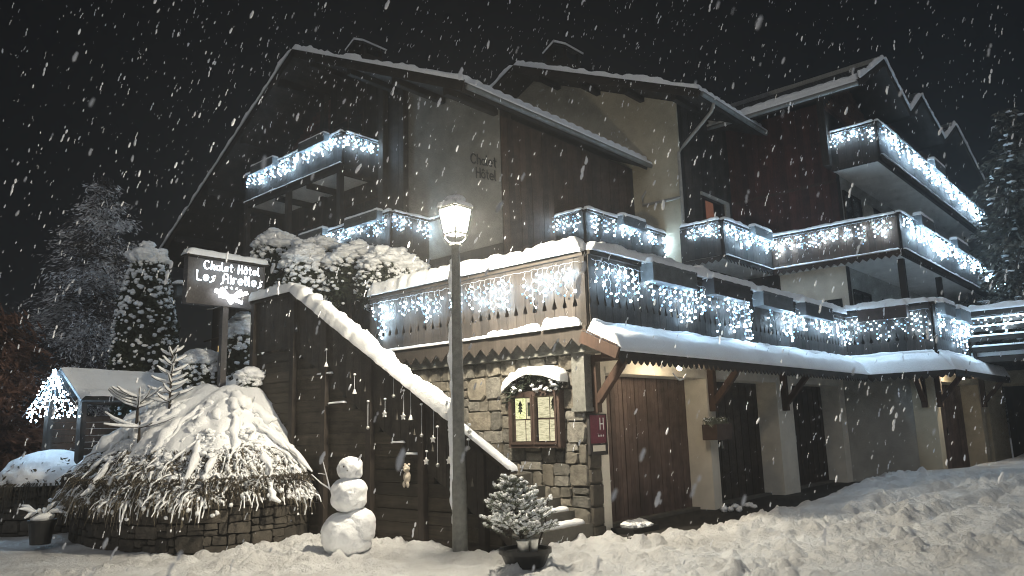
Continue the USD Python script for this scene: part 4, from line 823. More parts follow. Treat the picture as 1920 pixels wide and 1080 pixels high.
# hedge and bush on the terrace end, heaped with snow
hl = []
def lobe(px_, py_, X, rw, rh):
    c = onx(px_, py_, X); k = np.linalg.norm((c-EYE)[:2])/FPX; return (c, (rw*k*.95, rw*k, rh*k))
snowy_bush('tall bush bowed under snow beside the landing of the stair', 'bush', [lobe(520, 500, .0, 46, 58), lobe(575, 530, -.35, 40, 62)], 3, nleaf=3000, nsnow=520, stem_to=3.1, leaf=.055, snow=.075)
snowy_bush('long clipped hedge under a thick roll of snow behind the terrace end', 'hedge', [lobe(600, 515, .5, 58, 60), lobe(665, 528, .4, 62, 62), lobe(728, 535, .4, 60, 62), lobe(762, 540, .6, 40, 52)], 4, nleaf=2600, nsnow=460, stem_to=3.1, leaf=.055, snow=.07, name='snowy_hedge')

# ------------------------------------------------------------------ round stone planter and its trailing plant
PT = thing('stone_planter', 'round dry-stone planter wall at the front of the garden', 'planter', (-3.0, 4.6, 0))
nrm = np.gradient(PPATH, axis=0); nrm = np.stack([-nrm[:, 1], nrm[:, 0]], 1); nrm /= np.linalg.norm(nrm, axis=1, keepdims=True)
if (nrm[60]@(np.array([-2.6, 7.0])-PPATH[60])) > 0: nrm = -nrm
def on_path(s, z, k=0.):
    x = np.interp(s, PS, PPATH[:, 0]); y = np.interp(s, PS, PPATH[:, 1]); a = np.interp(s, PS, nrm[:, 0]); b = np.interp(s, PS, nrm[:, 1]); return np.stack([x+a*k, y+b*k, z+0*s], -1)
ss = np.linspace(0, PS[-1], 120)
ring = np.stack([on_path(ss, np.full(120, z), k) for z, k in ((-.45, .0), (.86, -.03), (.86, -.35))], 1)
pw_ = part(PT, 'wall_core', grid_mesh(ring), 'mortar_dark', True)
for k, g in enumerate(rubble(PS[-1], 1.28, 12, (.62, .34), (.13, .08), .006)):
    m = stone_block(g, .055, k+900); v = np.asarray(m.vertices)
    m.vertices = on_path(v[:, 0], v[:, 1]-.42, v[:, 2]); m.invert() if False else None
    part(pw_, 'stone', m, 'stone_dark')
rg = np.random.default_rng(77); stems, beads, beadr, drapes = [], [], [], []
SMAX = PS[-1]*.93
def edge_pt(s, ins_=0.):
    return on_path(np.array([s]), 0., -ins_)[0]
for k in range(2700):
    s = rg.uniform(.03, SMAX); cl = meshkit.fbm(np.array([[s*1.9, 2., 5.], [s*3.1, 7., 1.]]), 3, 8); ins_ = rg.uniform(-.20, .08+.75*np.clip(cl[0]-.25, 0, .6)); o0 = edge_pt(s, ins_); o0[2] = (mound(o0[0], o0[1], ins_) if ins_ > 0 else .92+ins_*1.5)+rg.uniform(-.06, .02)
    oo = edge_pt(s+rg.normal()*.45, -1.)-edge_pt(s); oo[2] = 0; oo /= np.linalg.norm(oo); front = float(S((4.8-s)/3.0))
    L = rg.uniform(.08, .46)*(.25+2.0*np.clip(cl[1]-.15, 0, 1)); n_ = 6; w = np.linspace(0, 1, n_); th = rg.uniform(.15, .9)
    p = o0+oo*(L*np.sin(w*1.4)*th)[:, None]; p[:, 2] += L*(.16*np.sin(w*2.6)-w**1.3*(1.15-.45*th))
    p[1:] += np.cumsum(rg.normal(size=(n_-1, 3))*.012, 0); stems.append(tube(p, np.linspace(.008, .003, n_)*rg.uniform(.5, 1.2), 4, False))
    if rg.random() < .22+.38*front:
        a = rg.integers(0, 2); e = rg.integers(3, 7); q = p[a:e]+(0, 0, .008)
        if len(q) > 1: drapes.append(tube(q+rg.normal(size=q.shape)*.004, np.linspace(1.2, .6, len(q))*rg.uniform(.008, .019)*rg.uniform(.7, 1.3, len(q)), 5))
    if rg.random() < .2+.3*front: beads.append(p[rg.integers(1, n_)]); beadr.append(.012+.026*rg.random()**2)
for k in range(75):
    s = rg.uniform(.05, SMAX); d0 = rg.uniform(.2, 1.5); L = rg.uniform(.2, .65); R = rg.uniform(.03, .085)*(1.2 if d0 > .8 else .7); q = []
    sw = s+rg.normal()*.15
    for u in np.linspace(0, 1, 9):
        d_ = d0-L*u; pt_ = edge_pt(s+(sw-s)*u, d_); z_ = mound(pt_[0], pt_[1], d_) if d_ > 0 else .86+d_*.9
        q.append((pt_[0], pt_[1], z_+R*.25))
    if min(v[0] for v in q) > -1.95: continue
    q = np.array(q)+np.cumsum(rg.normal(size=(9, 3))*(.03, .03, .008), 0); drapes.append(tube(q, R*np.array([.35, .8, 1, .85, 1.1, .9, 1.15, .9, .35])*rg.uniform(.6, 1.4, 9), 9))
TP = thing('trailing_shrub', 'trailing shrub hanging snow-laden over the stone planter', 'shrub', (-3.0, 5.2, .9))
part(TP, 'stems', stems, 'straw', kind='stuff')
Pl, Rl = [], []
for k in range(1500):
    s = rg.uniform(.05, SMAX); i_ = rg.uniform(-.12, .62); q = edge_pt(s, i_); q[2] = (mound(q[0], q[1], i_) if i_ > 0 else .9+i_*1.2)+rg.uniform(-.05, .03)
    if q[0] > -1.8 or meshkit.noise(np.array([[q[0]*3, q[1]*3, 0]]))[0] < .42: continue
    Pl.append(q); Rl.append(.018+.050*rg.random()**2.2)
part(TP, 'snow', [*drapes, lumps(beads, np.array(beadr), rg, 1, (1, 1, 1.1)), lumps(Pl, np.array(Rl), rg, 2, (1.15, 1.15, .75))], 'snow', True, kind='stuff')
lf, ld = [], []
for p in range(20000):
    s = rg.uniform(.03, SMAX); i_ = rg.uniform(-.24, .34); q = edge_pt(s, i_); edge_z = .50+.34*meshkit.fbm(np.array([[s*2.2, 0, 3.]]), 3, 5)[0]
    top_z = mound(q[0], q[1], max(0, i_))+.03 if i_ > 0 else .95; q[2] = top_z-(top_z-edge_z)*rg.random()**1.3*(1 if i_ < .1 else .16); lf.append(q)
part(TP, 'leaves', scraps(lf, .020, rg, 3.2, np.array([0, 0, -.7])+rg.normal(size=(len(lf), 3))*.6), 'dry_stem', kind='stuff')
# small snowy pot and bits at its left foot
pc = away(78, 985, 15.0); pc[2] = -.05
pt = thing('garden_pot', 'dark pot with snow-covered plants at the foot of the planter', 'plant pot', pc)
part(pt, 'pot', lathe([(0, 0), (.15, 0), (.19, .34), (.21, .34), (.21, .38), (.18, .38), (.17, .32), (0, .32)], pc, 16), 'black_plastic')
part(pt, 'plant', [tube([pc+(0, 0, .3), pc+(.12*math.cos(a), .12*math.sin(a), .5), pc+(.32*math.cos(a), .32*math.sin(a), .52+.1*math.sin(3*a))], [.012, .01, .005], 5) for a in np.linspace(0, 6, 12)], 'bark')
part(pt, 'snow', [tube([pc+(.10*math.cos(a), .10*math.sin(a), .50), pc+(.24*math.cos(a), .24*math.sin(a), .55+.06*math.sin(3*a)), pc+(.33*math.cos(a), .33*math.sin(a), .54+.1*math.sin(3*a))], [.02, .035, .015], 6) for k, a in enumerate(np.linspace(0, 6, 11))]+[lump(pc+(0, 0, .42), .17, 3, 2, (1, 1, .6))], 'snow', True)
# second small round planter
c2 = away(92, 940, 18.2); c2[2] = -.2
p2 = thing('stone_planter', 'small round stone planter with a snowy bush at the far left', 'planter', c2)
core = part(p2, 'wall_core', lathe([(0, -.2), (.78, -.2), (.78, .85), (0, .85)], c2, 26), 'mortar_dark')
for k, g in enumerate(rubble(2*math.pi*.8, .95, 15, (.5, .26), (.17, .10))):
    m = stone_block(g, .05, k+1900); v = np.asarray(m.vertices); a = v[:, 0]/.8; r = .79+v[:, 2]; m.vertices = np.stack([c2[0]+r*np.cos(a), c2[1]+r*np.sin(a), c2[2]-.1+v[:, 1]], 1)
    if np.mean(np.einsum('ij,ij->i', m.face_normals, m.triangles_center-(c2[0], c2[1], c2[2]+.4))) < 0: m.invert()
    part(core, 'stone', m, 'stone_dark')
rg = np.random.default_rng(8); P, d = shell(c2+(0, 0, .92), (.92, .92, .62), 2600, rg, -.5, .7)
st2 = []
for k in range(330):
    a = rg.uniform(0, 6.28); q = c2+np.array([math.cos(a)*.8, math.sin(a)*.8, 1.05]); u = np.array([math.cos(a), math.sin(a), 0]); st2.append(tube([q, q+u*.16+(0, 0, -.1), q+u*.2+(0, 0, -.25-.4*rg.random())], [.009, .008, .004], 4, False))
part(p2, 'foliage', [scraps(P, .05, rg), *st2], 'dry_stem')
m = trimesh.creation.icosphere(4, 1.0); v = np.asarray(m.vertices); v = v*(1+.16*(meshkit.fbm(v*3, 4, 3)-.5))[:, None]; m.vertices = v*(.90, .90, .62)+c2+(0, 0, .98); m = m.slice_plane(c2+(0, 0, .95), (0, 0, 1))
part(p2, 'snow', m, 'snow', True)

# ------------------------------------------------------------------ sign
YS = 7.3
sg = thing('hotel_sign', 'wooden hotel sign with white backlit lettering and antler emblem on a post', 'sign', (-2.07, YS, 2.3))
part(sg, 'board', [bx(-2.86, -1.27, YS, YS+.16, 4.16, 5.04), bx(-2.885, -2.86, YS-.015, YS+.17, 4.13, 5.06), bx(-1.27, -1.245, YS-.015, YS+.17, 4.13, 5.06), bx(-2.86, -1.27, YS-.012, YS+.17, 4.13, 4.16)], 'wood_sign')
part(sg, 'hood', [bx(-2.93, -1.20, YS-.09, YS+.22, 5.055, 5.09)], 'wood_dark_long')
part(sg, 'snow', snow_strip([(-2.95, YS+.06, 5.09), (-1.18, YS+.06, 5.09)], .33, .13, 3, rough=.25), 'snow', True)
part(sg, 'post', [bx(-2.12, -2.00, YS+.02, YS+.14, 1.6, 4.13)], 'wood_sign')
def line(text, x0, x1, z, h, w, rise=0.0):
    ms, W = letters(text, h, w, .025); k = (x1-x0)/W
    for m in ms:
        m.apply_scale((k, 1, 1)); m.apply_translation((x0, z, 0)); part(sg, 'letter', stand(m, (0, YS-.075, 0), (1, 0, 0), (0, -1, 0)), 'letter_glow')
line('Chalet Hôtel', -2.60, -1.42, 4.825, .16, .060)
line('Les Airelles', -2.74, -1.35, 4.590, .185, .062)
def flat(poly, name, mat, dz=.0): part(sg, name, stand(extr(poly, .03), (0, YS-.082-dz, 0), (1, 0, 0), (0, -1, 0)), mat)
def star(cx, cy, r): return Polygon([(cx+(r if k % 2 == 0 else r*.5)*math.sin(k*math.pi/5), cy+(r if k % 2 == 0 else r*.5)*math.cos(k*math.pi/5)) for k in range(10)])
for cx in (-2.13, -2.02, -1.91): flat(star(cx, 4.500, .028), 'star', 'letter_glow')
ex, ez = -2.02, 4.285
def ray_(a, L, w0, w1, r0=.05): 
    c, s = math.cos(rad(a)), math.sin(rad(a)); return Polygon([(ex+c*r0-s*w0, ez+s*r0+c*w0), (ex+c*L-s*w1, ez+s*L+c*w1), (ex+c*L+s*w1, ez+s*L-c*w1), (ex+c*r0+s*w0, ez+s*r0-c*w0)]).buffer(.012)
em = unary_union([Point(ex, ez).buffer(.085), affinity.scale(Point(ex, ez-.05).buffer(.06), .8, 1.1)]+[ray_(*q) for q in ((158, .36, .018, .028), (140, .28, .016, .022), (24, .37, .018, .028), (42, .27, .016, .022), (172, .25, .018, .022), (-14, .24, .018, .022))])
flat(em, 'emblem', 'emblem_glow', .004)
part(sg, 'spot_arm', [tube([(-2.2, YS-.02, 4.12), (-2.45, YS-.28, 4.02), (-2.62, YS-.3, 3.98)], .012, 5)], 'metal_dark')

# small snow-capped wall lantern on the dark gable
wl_ = away(338, 545, 20.0)
wb = thing('wall_lantern', 'small unlit lantern with a snow cap left of the hotel sign', 'lantern', wl_)
part(wb, 'body', [bx(wl_[0]-.15, wl_[0]+.15, wl_[1]-.15, wl_[1]+.15, wl_[2]-.14, wl_[2]+.10)], 'box_grey')
part(wb, 'roof', trimesh.convex.convex_hull(np.array([wl_+(a*.22, b*.22, .10) for a in (-1, 1) for b in (-1, 1)]+[wl_+(0, 0, .22)])), 'metal_dark')
part(wb, 'snow', [lump(wl_+(0, 0, .17), .2, 4, 2, (1, 1, .4))], 'snow', True)
hb_ = np.array([3.7, wl_[1]+.5, wl_[2]-.1]); part(wb, 'bracket', [beam(wl_+(0, 0, -.1), hb_, .04, .04)], 'metal_dark')

# ------------------------------------------------------------------ lit shelter with the tiled roof
sc0 = away(165, 745, 18.0); ra = math.atan2(rt[1], rt[0])+rad(64); sr = np.array([math.cos(ra), math.sin(ra), 0]); sb = np.array([-sr[1], sr[0], 0.])
A0 = away(118, 696, 18.0); A1 = away(306, 690, 17.8); zr_ = 3.05
sh_t = thing('garden_shelter', 'small open garden shelter with a snowy pitched roof behind the planter', 'shelter', (A0[0], A0[1], 1.0))
Rl0, Rl1 = np.array([A0[0], A0[1], 3.03]), np.array([A1[0], A1[1], 3.03]); Rl1 = Rl0+sr*2.9
def rp_(s): return [Rl0-sr*.05, Rl1+sr*.1, Rl1+sr*.1+sb*s*.72+(0, 0, -.66), Rl0-sr*.05+sb*s*.72+(0, 0, -.66)]
part(sh_t, 'roof', [slab(rp_(-1), .05), slab(rp_(1), .05)], 'metal_roof')
for s in (-1, 1):
    a, b, c, d = rp_(s); u = np.linspace(0, 1, 40)[:, None, None]; v = np.linspace(0, 1, 16)[None, :, None]
    P = (1-v)*((1-u)*a+u*b)+v*((1-u)*d+u*c); T = .02+.05*np.clip((v[..., 0]-.72)/.06, 0, 1)+.018*np.sin(v[..., 0]*44)+.03*(meshkit.fbm(P*3, 3, 4)-.5); T = T*np.minimum(1, np.minimum(u[..., 0], 1-u[..., 0])/.02)
    part(sh_t, 'roof_snow', grid_mesh(P+np.array([0, 0, 1])*(T[..., None]+.008)), 'snow', True)
cl = [Rl0+sr*.12, Rl1-sr*.05]
for p in cl:
    for s in (-1, 1): part(sh_t, 'post', [beam(np.array([*(p+sb*s*.52)[:2], .55]), np.array([*(p+sb*s*.52)[:2], 2.42]), .12, .12, sr)], 'wood_dark')
part(sh_t, 'plate', [beam(cl[0]+sb*s*.55+(0, 0, -.63)-sr*.1, cl[1]+sb*s*.55+(0, 0, -.63)+sr*.1, .1, .13) for s in (-1, 1)], 'wood_brown')
part(sh_t, 'back_panel', [beam(cl[0]+sb*.5+(0, 0, -1.0-.14*k), cl[1]+sb*.5+(0, 0, -1.0-.14*k), .03, .13) for k in range(6)], 'wood_brown')
rg = np.random.default_rng(3); C = []
gl = Rl0-sr*.10
for _ in range(270):
    v = rg.random()**.6; s = rg.uniform(-1, 1)*v*.80; zz = -.02-v*1.05-rg.random()*.14*v
    if abs(s) < .12 and zz < -.75: continue
    C.append(gl+sb*s*1.18+(0, 0, zz*.9)-sr*rg.uniform(.02, .14))
t = thing('fairy_light_curtain', 'dense triangle of white lights on the gable end of the garden shelter', 'fairy lights', gl)
part(t, 'cable', [tube([gl-sr*.06, gl+sb*k*.4-sr*.06+(0, 0, -.45), gl+sb*k*.95-sr*.06+(0, 0, -.95)], .004, 4) for k in (-1, -.7, -.4, -.1, .15, .45, .75, 1)], 'cord')
part(t, 'bulbs', bulbs_mesh(C, rg.uniform(.011, .022, len(C)), BULB0), 'led', True, kind='stuff')

# ------------------------------------------------------------------ trees and shrubs on the left
def conifer_column(label, c, h, r, seed):
    rg = np.random.default_rng(seed); t = thing('clipped_conifer', label, 'conifer', c); c = np.array(c)
    part(t, 'trunk', tube([c, c+(0, 0, h*.8)], [.10, .03], 7), 'bark'); n = 9000
    u = rg.random(n)**.8; a = rg.uniform(0, 6.283, n); prof = lambda u: r*np.where(u < .25, .78+.22*np.sin(u/.25*1.57), np.sqrt(np.clip(1-((u-.25)/.76)**2.3, 0, 1))); kk = 1+.16*(meshkit.fbm(np.stack([np.cos(a)*2, np.sin(a)*2, u*7], 1), 3, seed)-.5)*2
    P = c+np.stack([np.cos(a)*prof(u)*kk*rg.uniform(.75, 1.02, n), np.sin(a)*prof(u)*kk*rg.uniform(.75, 1.02, n), u*h], 1)
    part(t, 'crown', [scraps(P, .06, rg, 2.4), lathe([(r*.6, .1), (r*.75, h*.3), (r*.55, h*.7), (.02, h*.93)], c, 14)], 'hedge_leaf')
    m = 1500; u = rg.random(m)**.9; a = rg.uniform(0, 6.283, m); k = rg.random(m) < .30+.7*u**2; u, a = u[k], a[k]
    P = c+np.stack([np.cos(a)*prof(u)*.99, np.sin(a)*prof(u)*.99, u*h], 1)
    top = rg.normal(size=(70, 3))*(.25*r, .25*r, .10)+c+(0, 0, h*.97)
    part(t, 'snow', [lumps(P, rg.uniform(.014, .045, len(P))*(1+.6*u), rg, 1, (1, 1, .8)), lumps(top, rg.uniform(.08, .16, 70), rg, 2)], 'snow', True, kind='stuff'); return t
ab = away(268, 690, 20.0); conifer_column('rounded column-shaped conifer flecked with snow behind the garden shelter', (ab[0], ab[1], 1.9), 4.1, .72, 5)
def frosted_tree(name, label, cat, c, h, r, seed, mats, nb=46, droop=.25, zlow=.12, ntw=11000, size=.10, group=None, conical=.55, snowy=None, stretch=5.0):
    """Trunk, limbs drooping outwards and clouds of twigs along the limbs."""
    rg = np.random.default_rng(seed); t = thing(name, label, cat, c, group); c = np.array(c, float)
    trunk = [c+(0, 0, -.3), c+(.1, .05, h*.3), c+(0, .1, h*.7), c+(.05, 0, h*.97)]
    part(t, 'trunk', tube(trunk, [r*.075, r*.06, r*.03, .01], 8), 'bark'); br, P, Dr, Q = [], [], [], []
    for k in range(nb):
        u = zlow+(1-zlow)*(k+.5)/nb; a = k*2.399+rg.uniform(-.4, .4); L = r*(1-(u-zlow)/(1-zlow))**conical*rg.uniform(.72, 1.12)+.15; z0 = c[2]+u*h*.98
        d = np.array([math.cos(a), math.sin(a), 0]); p = [np.array([c[0], c[1], z0]), np.array([c[0], c[1], z0])+d*L*.5+(0, 0, .10*L), np.array([c[0], c[1], z0])+d*L+(0, 0, -droop*L)]
        br.append(tube(p, [.05*r/2, .03*r/2, .006], 5)); m = int(ntw/nb*L/r*1.3)+6; w = rg.random(m)**.7
        q = np.array([np.array(p[0])*(1-x)**2+2*np.array(p[1])*x*(1-x)+np.array(p[2])*x*x for x in w]); sp = .10+.16*L*w[:, None]**.5
        q = q+rg.normal(size=(m, 3))*sp*np.array([.75, .75, .42]); P.append(q); Dr.append(np.tile(d*.8+(0, 0, -.35), (m, 1)))
        if snowy: e = int(m*snowy); Q.append(q[:e]+(0, 0, .06))
    P, Dr = np.vstack(P), np.vstack(Dr); k = meshkit.fbm(P*1.1, 3, seed) > rg.uniform(.30, .62, len(P)); hi = k
    part(t, 'limbs', br, 'bark'); part(t, 'crown', scraps(P[~hi], size, rg, stretch, Dr[~hi]), mats[0]); part(t, 'frosted_twigs', scraps(P[hi], size*.9, rg, stretch, Dr[hi]), mats[1])
    if snowy: Q = np.vstack(Q); part(t, 'snow', lumps(Q, size*rg.uniform(.5, 1.2, len(Q)), rg, 1, (1.5, 1.5, .5)), 'snow', True, kind='stuff')
    return t
bt = away(172, 690, 26.0); frosted_tree('frosted_tree', 'big frosted grey tree rising behind the garden shelter', 'tree', (bt[0], bt[1], 1.2), 8.5, 2.15, 6, ('dark_twig', 'frost_twig'), nb=84, ntw=52000, size=.034, conical=.62, droop=.12, stretch=4.5)
bt = away(90, 760, 29.0); frosted_tree('frosted_tree', 'lower dark tree left of the big frosted tree', 'tree', (bt[0], bt[1], .2), 5.6, 2.2, 9, ('dark_twig', 'dark_twig'), nb=44, ntw=15000, size=.055, conical=.45)
for k, (x_, D_, h_, r_, lb) in enumerate(((20, 25, 4.4, 1.6, 'reddish brown bare bush at the left edge of the street'), (82, 27, 3.6, 1.5, 'lower reddish brown bush between the left edge and the shelter'), (-40, 24, 5.2, 1.7, 'tallest reddish bush, half outside the left edge'))):
    q = away(x_, 880, D_); frosted_tree('bare_bush', lb, 'bush', (q[0], q[1], -.1), h_, r_, 60+k, ('red_twig', 'red_twig'), nb=34, ntw=9000, size=.055, zlow=.02, conical=.32, droop=-.10, group='reddish bushes at the left')
q = away(1962, 700, 33.0); frosted_tree('snowy_spruce', 'snow-laden spruce at the right edge beyond the balconies', 'conifer', (q[0], q[1], .5), 12.6, 3.7, 31, ('spruce', 'spruce_pale'), nb=84, ntw=30000, size=.085, conical=.85, droop=.30, snowy=.025, stretch=3.0)
for k, (x_, y_, D_, rw, rh, lb) in enumerate(((375, 700, 17.5, 34, 34, 'low snowy bush just left of the sign post'), (455, 660, 17.0, 32, 60, 'upright snowy shrub between the sign post and the stair'), (470, 715, 15.4, 20, 16, 'small snow-covered shrub at the top of the mound'))):
    c = away(x_, y_, D_); kx = D_/FPX; snowy_bush(lb, 'bush', [(c, (rw*kx, rw*kx, rh*kx))], 70+k, nleaf=2000, nsnow=420, leaf=.05, snow=.065, stem_to=c[2]-rh*kx-.1)
def snowy_plant(label, c, stalks, seed):
    """A young plant whose curving leaves each carry a ridge of snow."""
    rg = np.random.default_rng(seed); c = np.array(c, float); t = thing('snowy_plant', label, 'plant', c); g, s = [], []
    for a, z0, L, lift_ in stalks:
        d = rgt*math.cos(a)+np.array([fw[0], fw[1], 0])*math.sin(a); p = [c+(0, 0, z0), c+d*L*.4+(0, 0, z0+lift_*.25), c+d*L*.75+(0, 0, z0+lift_*.6), c+d*L+(0, 0, z0+lift_)]
        g.append(tube(p, [.014, .012, .010, .005], 5)); s.append(tube(np.array(p)+(0, 0, .022), [.022, .030, .027, .014], 6))
    g.append(tube([c+(0, 0, -.2), c+(0, 0, max(q[1] for q in stalks)+.1)], [.03, .012], 6))
    part(t, 'stalks', g, 'bark'); part(t, 'snow', s, 'snow', True)
q = away(318, 765, 15.0); snowy_plant('upright young plant with snow along its curved branches on the mound', (q[0], q[1], q[2]-.1), [(a, .15+.17*k+.02*j, .42-.045*k, .12) for k in range(6) for j, a in enumerate((.2+.4*k, 1.9+.3*k, 3.1+.35*k, 4.6+.2*k, 5.5+.3*k))], 3)
q = away(258, 765, 15.2); snowy_plant('spreading snowy plant in front of the shelter roof', (q[0], q[1], q[2]-.1), [(a, .1+.06*k, .48, .32-.05*k) for k in range(4) for a in (.3+.5*k, 1.4+k, 2.6+.3*k, 3.5+.2*k, 5.2+.4*k)], 4)
q = away(262, 795, 14.6); snowy_plant('low snowy plant bending over the left slope of the mound', (q[0], q[1], q[2]-.12), [(a, .06, .55, .06+.1*(k % 3)) for k, a in enumerate((2.6, 3.0, 3.4, 3.8, .2, .8, 5.5))], 5)

# ------------------------------------------------------------------ potted fir by the steps
fp = away(985, 1043, 9.25); fp[2] = .06
ft = thing('potted_fir', 'small frosted fir in a black pot at the foot of the stone steps', 'potted fir', fp)
part(ft, 'pot', lathe([(0, -.05), (.22, -.05), (.29, .10), (.31, .10), (.31, .15), (.27, .15), (.26, .11), (0, .11)], fp, 26), 'black_plastic')
part(ft, 'pail', lathe([(0, .10), (.055, .10), (.075, .25), (.078, .25), (.078, .26), (.068, .26), (.05, .12), (0, .12)], fp-rgt*.02+f3*.17, 16), 'silver')
part(ft, 'pail', lathe([(0, .10), (.04, .10), (.055, .27), (.058, .27), (.05, .27), (.04, .12), (0, .12)], fp+rgt*.10+f3*.16, 16), 'silver')
def fir(t, c, h, r, seed, nb=46, lean=(0, 0, 0), needle=.036, snow_r=.016):
    rg = np.random.default_rng(seed); c = np.array(c, float); lean = np.array(lean, float); ax = lambda u: c+lean*u+np.array([0, 0, h*u])
    tk = part(t, 'trunk', tube([ax(0), ax(.5), ax(1)], [.03, .02, .006], 7), 'bark'); N, Sn, Br = [], [], []
    def spray(p0, p1, lift_):
        mid = (p0+p1)/2+(0, 0, lift_); n = 46; w = rg.random(n)**.9; q = ((1-w)**2)[:, None]*p0+(2*w*(1-w))[:, None]*mid+(w*w)[:, None]*p1; d = (p1-p0)/np.linalg.norm(p1-p0)
        N.append(scraps(q+rg.normal(size=(n, 3))*.010, needle*.22, rg, 5.0, np.tile(d*.5, (n, 1))+rg.normal(size=(n, 3))*.55)); Br.append(tube([p0, mid, p1], [.006, .005, .002], 4, False))
        k = 9; w = np.linspace(.2, 1, k); q = ((1-w)**2)[:, None]*p0+(2*w*(1-w))[:, None]*mid+(w*w)[:, None]*p1; q = q+(0, 0, .010)+rg.normal(size=(k, 3))*.004
        if rg.random() < .93: Sn.append(tube(q, snow_r*rg.uniform(.5, 1.3, k), 5))
    for k in range(nb):
        u = .10+.88*(k+.5)/nb; a = k*2.399+rg.uniform(-.3, .3); L = r*(1.02-u)**.75*rg.uniform(.75, 1.15)+.04; d = np.array([math.cos(a), math.sin(a), 0]); p0 = ax(u); p1 = p0+d*L+(0, 0, L*rg.uniform(.25, .6)); spray(p0, p1, -.03*L)
        for j in range(5):
            w = .3+.14*j; b = p0*(1-w)+p1*w; s = (-1)**j; e = d*.6+np.array([-d[1], d[0], 0])*s*.8+(0, 0, .3); spray(b, b+e*L*(.5-.06*j), -.01)
    part(t, 'branches', Br, 'bark'); part(t, 'needles', N, 'needles_pale'); part(t, 'snow', Sn, 'snow', True)
fir(ft, fp+(0, 0, .10), .86, .54, 4, nb=44, lean=-rgt*.16)
q = fp+rgt*.12+(0, 0, .1)
part(ft, 'side_shoot', [tube([q, q+rgt*.12+(0, 0, .3), q+rgt*.17+(0, 0, .62)], [.015, .012, .005], 5)], 'bark')

# ------------------------------------------------------------------ menu case, garland, plaques
mc = thing('menu_case', 'lit two-door wooden menu case on the stone wall', 'menu case', (-.1, .95, 1.34))
X0 = -.05; y0, y1, z0, z1 = .44, 1.44, 1.32, 2.10; xf = X0-.13
part(mc, 'case', [bx(xf, X0, y0-.03, y0+.02, z0, z1), bx(xf, X0, y1-.02, y1+.03, z0, z1), bx(xf, X0, y0-.03, y1+.03, z1, z1+.05), bx(xf, X0, y0-.03, y1+.03, z0-.05, z0), bx(X0-.03, X0-.005, y0, y1, z0, z1)], 'box_wood')
ym = (y0+y1)/2
for a, b in ((y0+.02, ym-.006), (ym+.006, y1-.02)):
    w = .035; d = part(mc, 'case_door', [bx(xf-.022, xf, a, a+w, z0, z1), bx(xf-.022, xf, b-w, b, z0, z1), bx(xf-.022, xf, a+w, b-w, z0, z0+w), bx(xf-.022, xf, a+w, b-w, z1-w, z1)], 'box_wood')
    part(d, 'pane', [bx(xf-.012, xf-.008, a+w, b-w, z0+w, z1-w)], 'pane')
ps = [(.49, .68, 1.37, 1.70), (.70, .91, 1.37, 1.70), (.49, .66, 1.73, 2.05), (.68, .91, 1.73, 2.05), (.98, 1.17, 1.37, 1.70), (1.19, 1.39, 1.37, 1.70), (1.17, 1.39, 1.72, 2.05), (.98, 1.15, 1.72, 2.05)]
for k, (a, b, c, d) in enumerate(ps): part(mc, 'menu_sheet', [bx(X0-.040, X0-.035, a, b, c, d)], 'lit_paper_green' if k == 6 else 'lit_paper')
for k, (a, c) in enumerate(((1.22, 1.80), (.53, 1.83))): part(mc, 'tree_print', [stand(extr(unary_union([Polygon([(-.05, .03+.05*j), (.05, .03+.05*j), (0, .12+.05*j)]) for j in range(3)]+[sbox(-.01, 0, .01, .04)]), .002), (X0-.043, a+.06, c), (0, -1, 0), (-1, 0, 0))], 'needles')
part(mc, 'green_card', [bx(X0-.05, X0-.045, 1.0, 1.12, 1.76, 1.98)], 'hedge_leaf')
rl = UsdLux.RectLight.Define(stage, mc+'/case_lamp'); rl.CreateWidthAttr(.8); rl.CreateHeightAttr(.03); rl.CreateIntensityAttr(3.0); rl.CreateColorAttr(Gf.Vec3f(.95, 1.0, .60)); rl.AddTranslateOp().Set(Gf.Vec3d(0.0, 0, .74)); rl.AddRotateZOp().Set(90)
gd = thing('fir_garland', 'fir garland with a heap of snow above the lit menu case', 'garland', (-.15, .95, 2.2))
rg = np.random.default_rng(9); n = 1500; u = rg.random(n); P = np.stack([-.16+rg.normal(size=n)*.07, .36+u*1.15+rg.normal(size=n)*.03, 2.24+.14*np.sin(u*3.14)-.16*u**2*(u > .6)+rg.normal(size=n)*.06], 1)
part(gd, 'needles', scraps(P, .014, rg, 6.0, np.stack([-.5+0*u, (u-.5)*2, -.5+0*u], 1)), 'needles')
part(gd, 'twig', tube([(-.12, .34, 2.2), (-.14, .9, 2.32), (-.14, 1.52, 2.12)], .014, 6), 'bark')
part(gd, 'snow', [snow_strip([(-.17, .30, 2.27), (-.19, .6, 2.38), (-.19, .95, 2.42), (-.18, 1.25, 2.33), (-.17, 1.52, 2.16)], .30, .17, 6, .025, rough=.6), lumps(np.stack([-.22+rg.normal(size=40)*.04, rg.uniform(.4, 1.5, 40), 2.22+rg.normal(size=40)*.06], 1), rg.uniform(.02, .045, 40), rg, 2)], 'snow', True)
pq = thing('hotel_plaque', 'maroon hotel plaque with white H and three stars on the cream pillar', 'plaque', (.25, -.03, 1.2))
yq = -.035; part(pq, 'panel', [bx(-.02, .40, yq, -.002, 1.32, 1.74)], 'maroon'); part(pq, 'lower_panel', [bx(-.02, .40, yq, -.002, 1.16, 1.315)], 'box_dark'); part(pq, 'frame', [bx(-.04, -.02, yq-.01, 0, 1.14, 1.76), bx(.40, .42, yq-.01, 0, 1.14, 1.76), bx(-.04, .42, yq-.01, 0, 1.74, 1.76), bx(-.04, .42, yq-.01, 0, 1.14, 1.16)], 'box_dark')
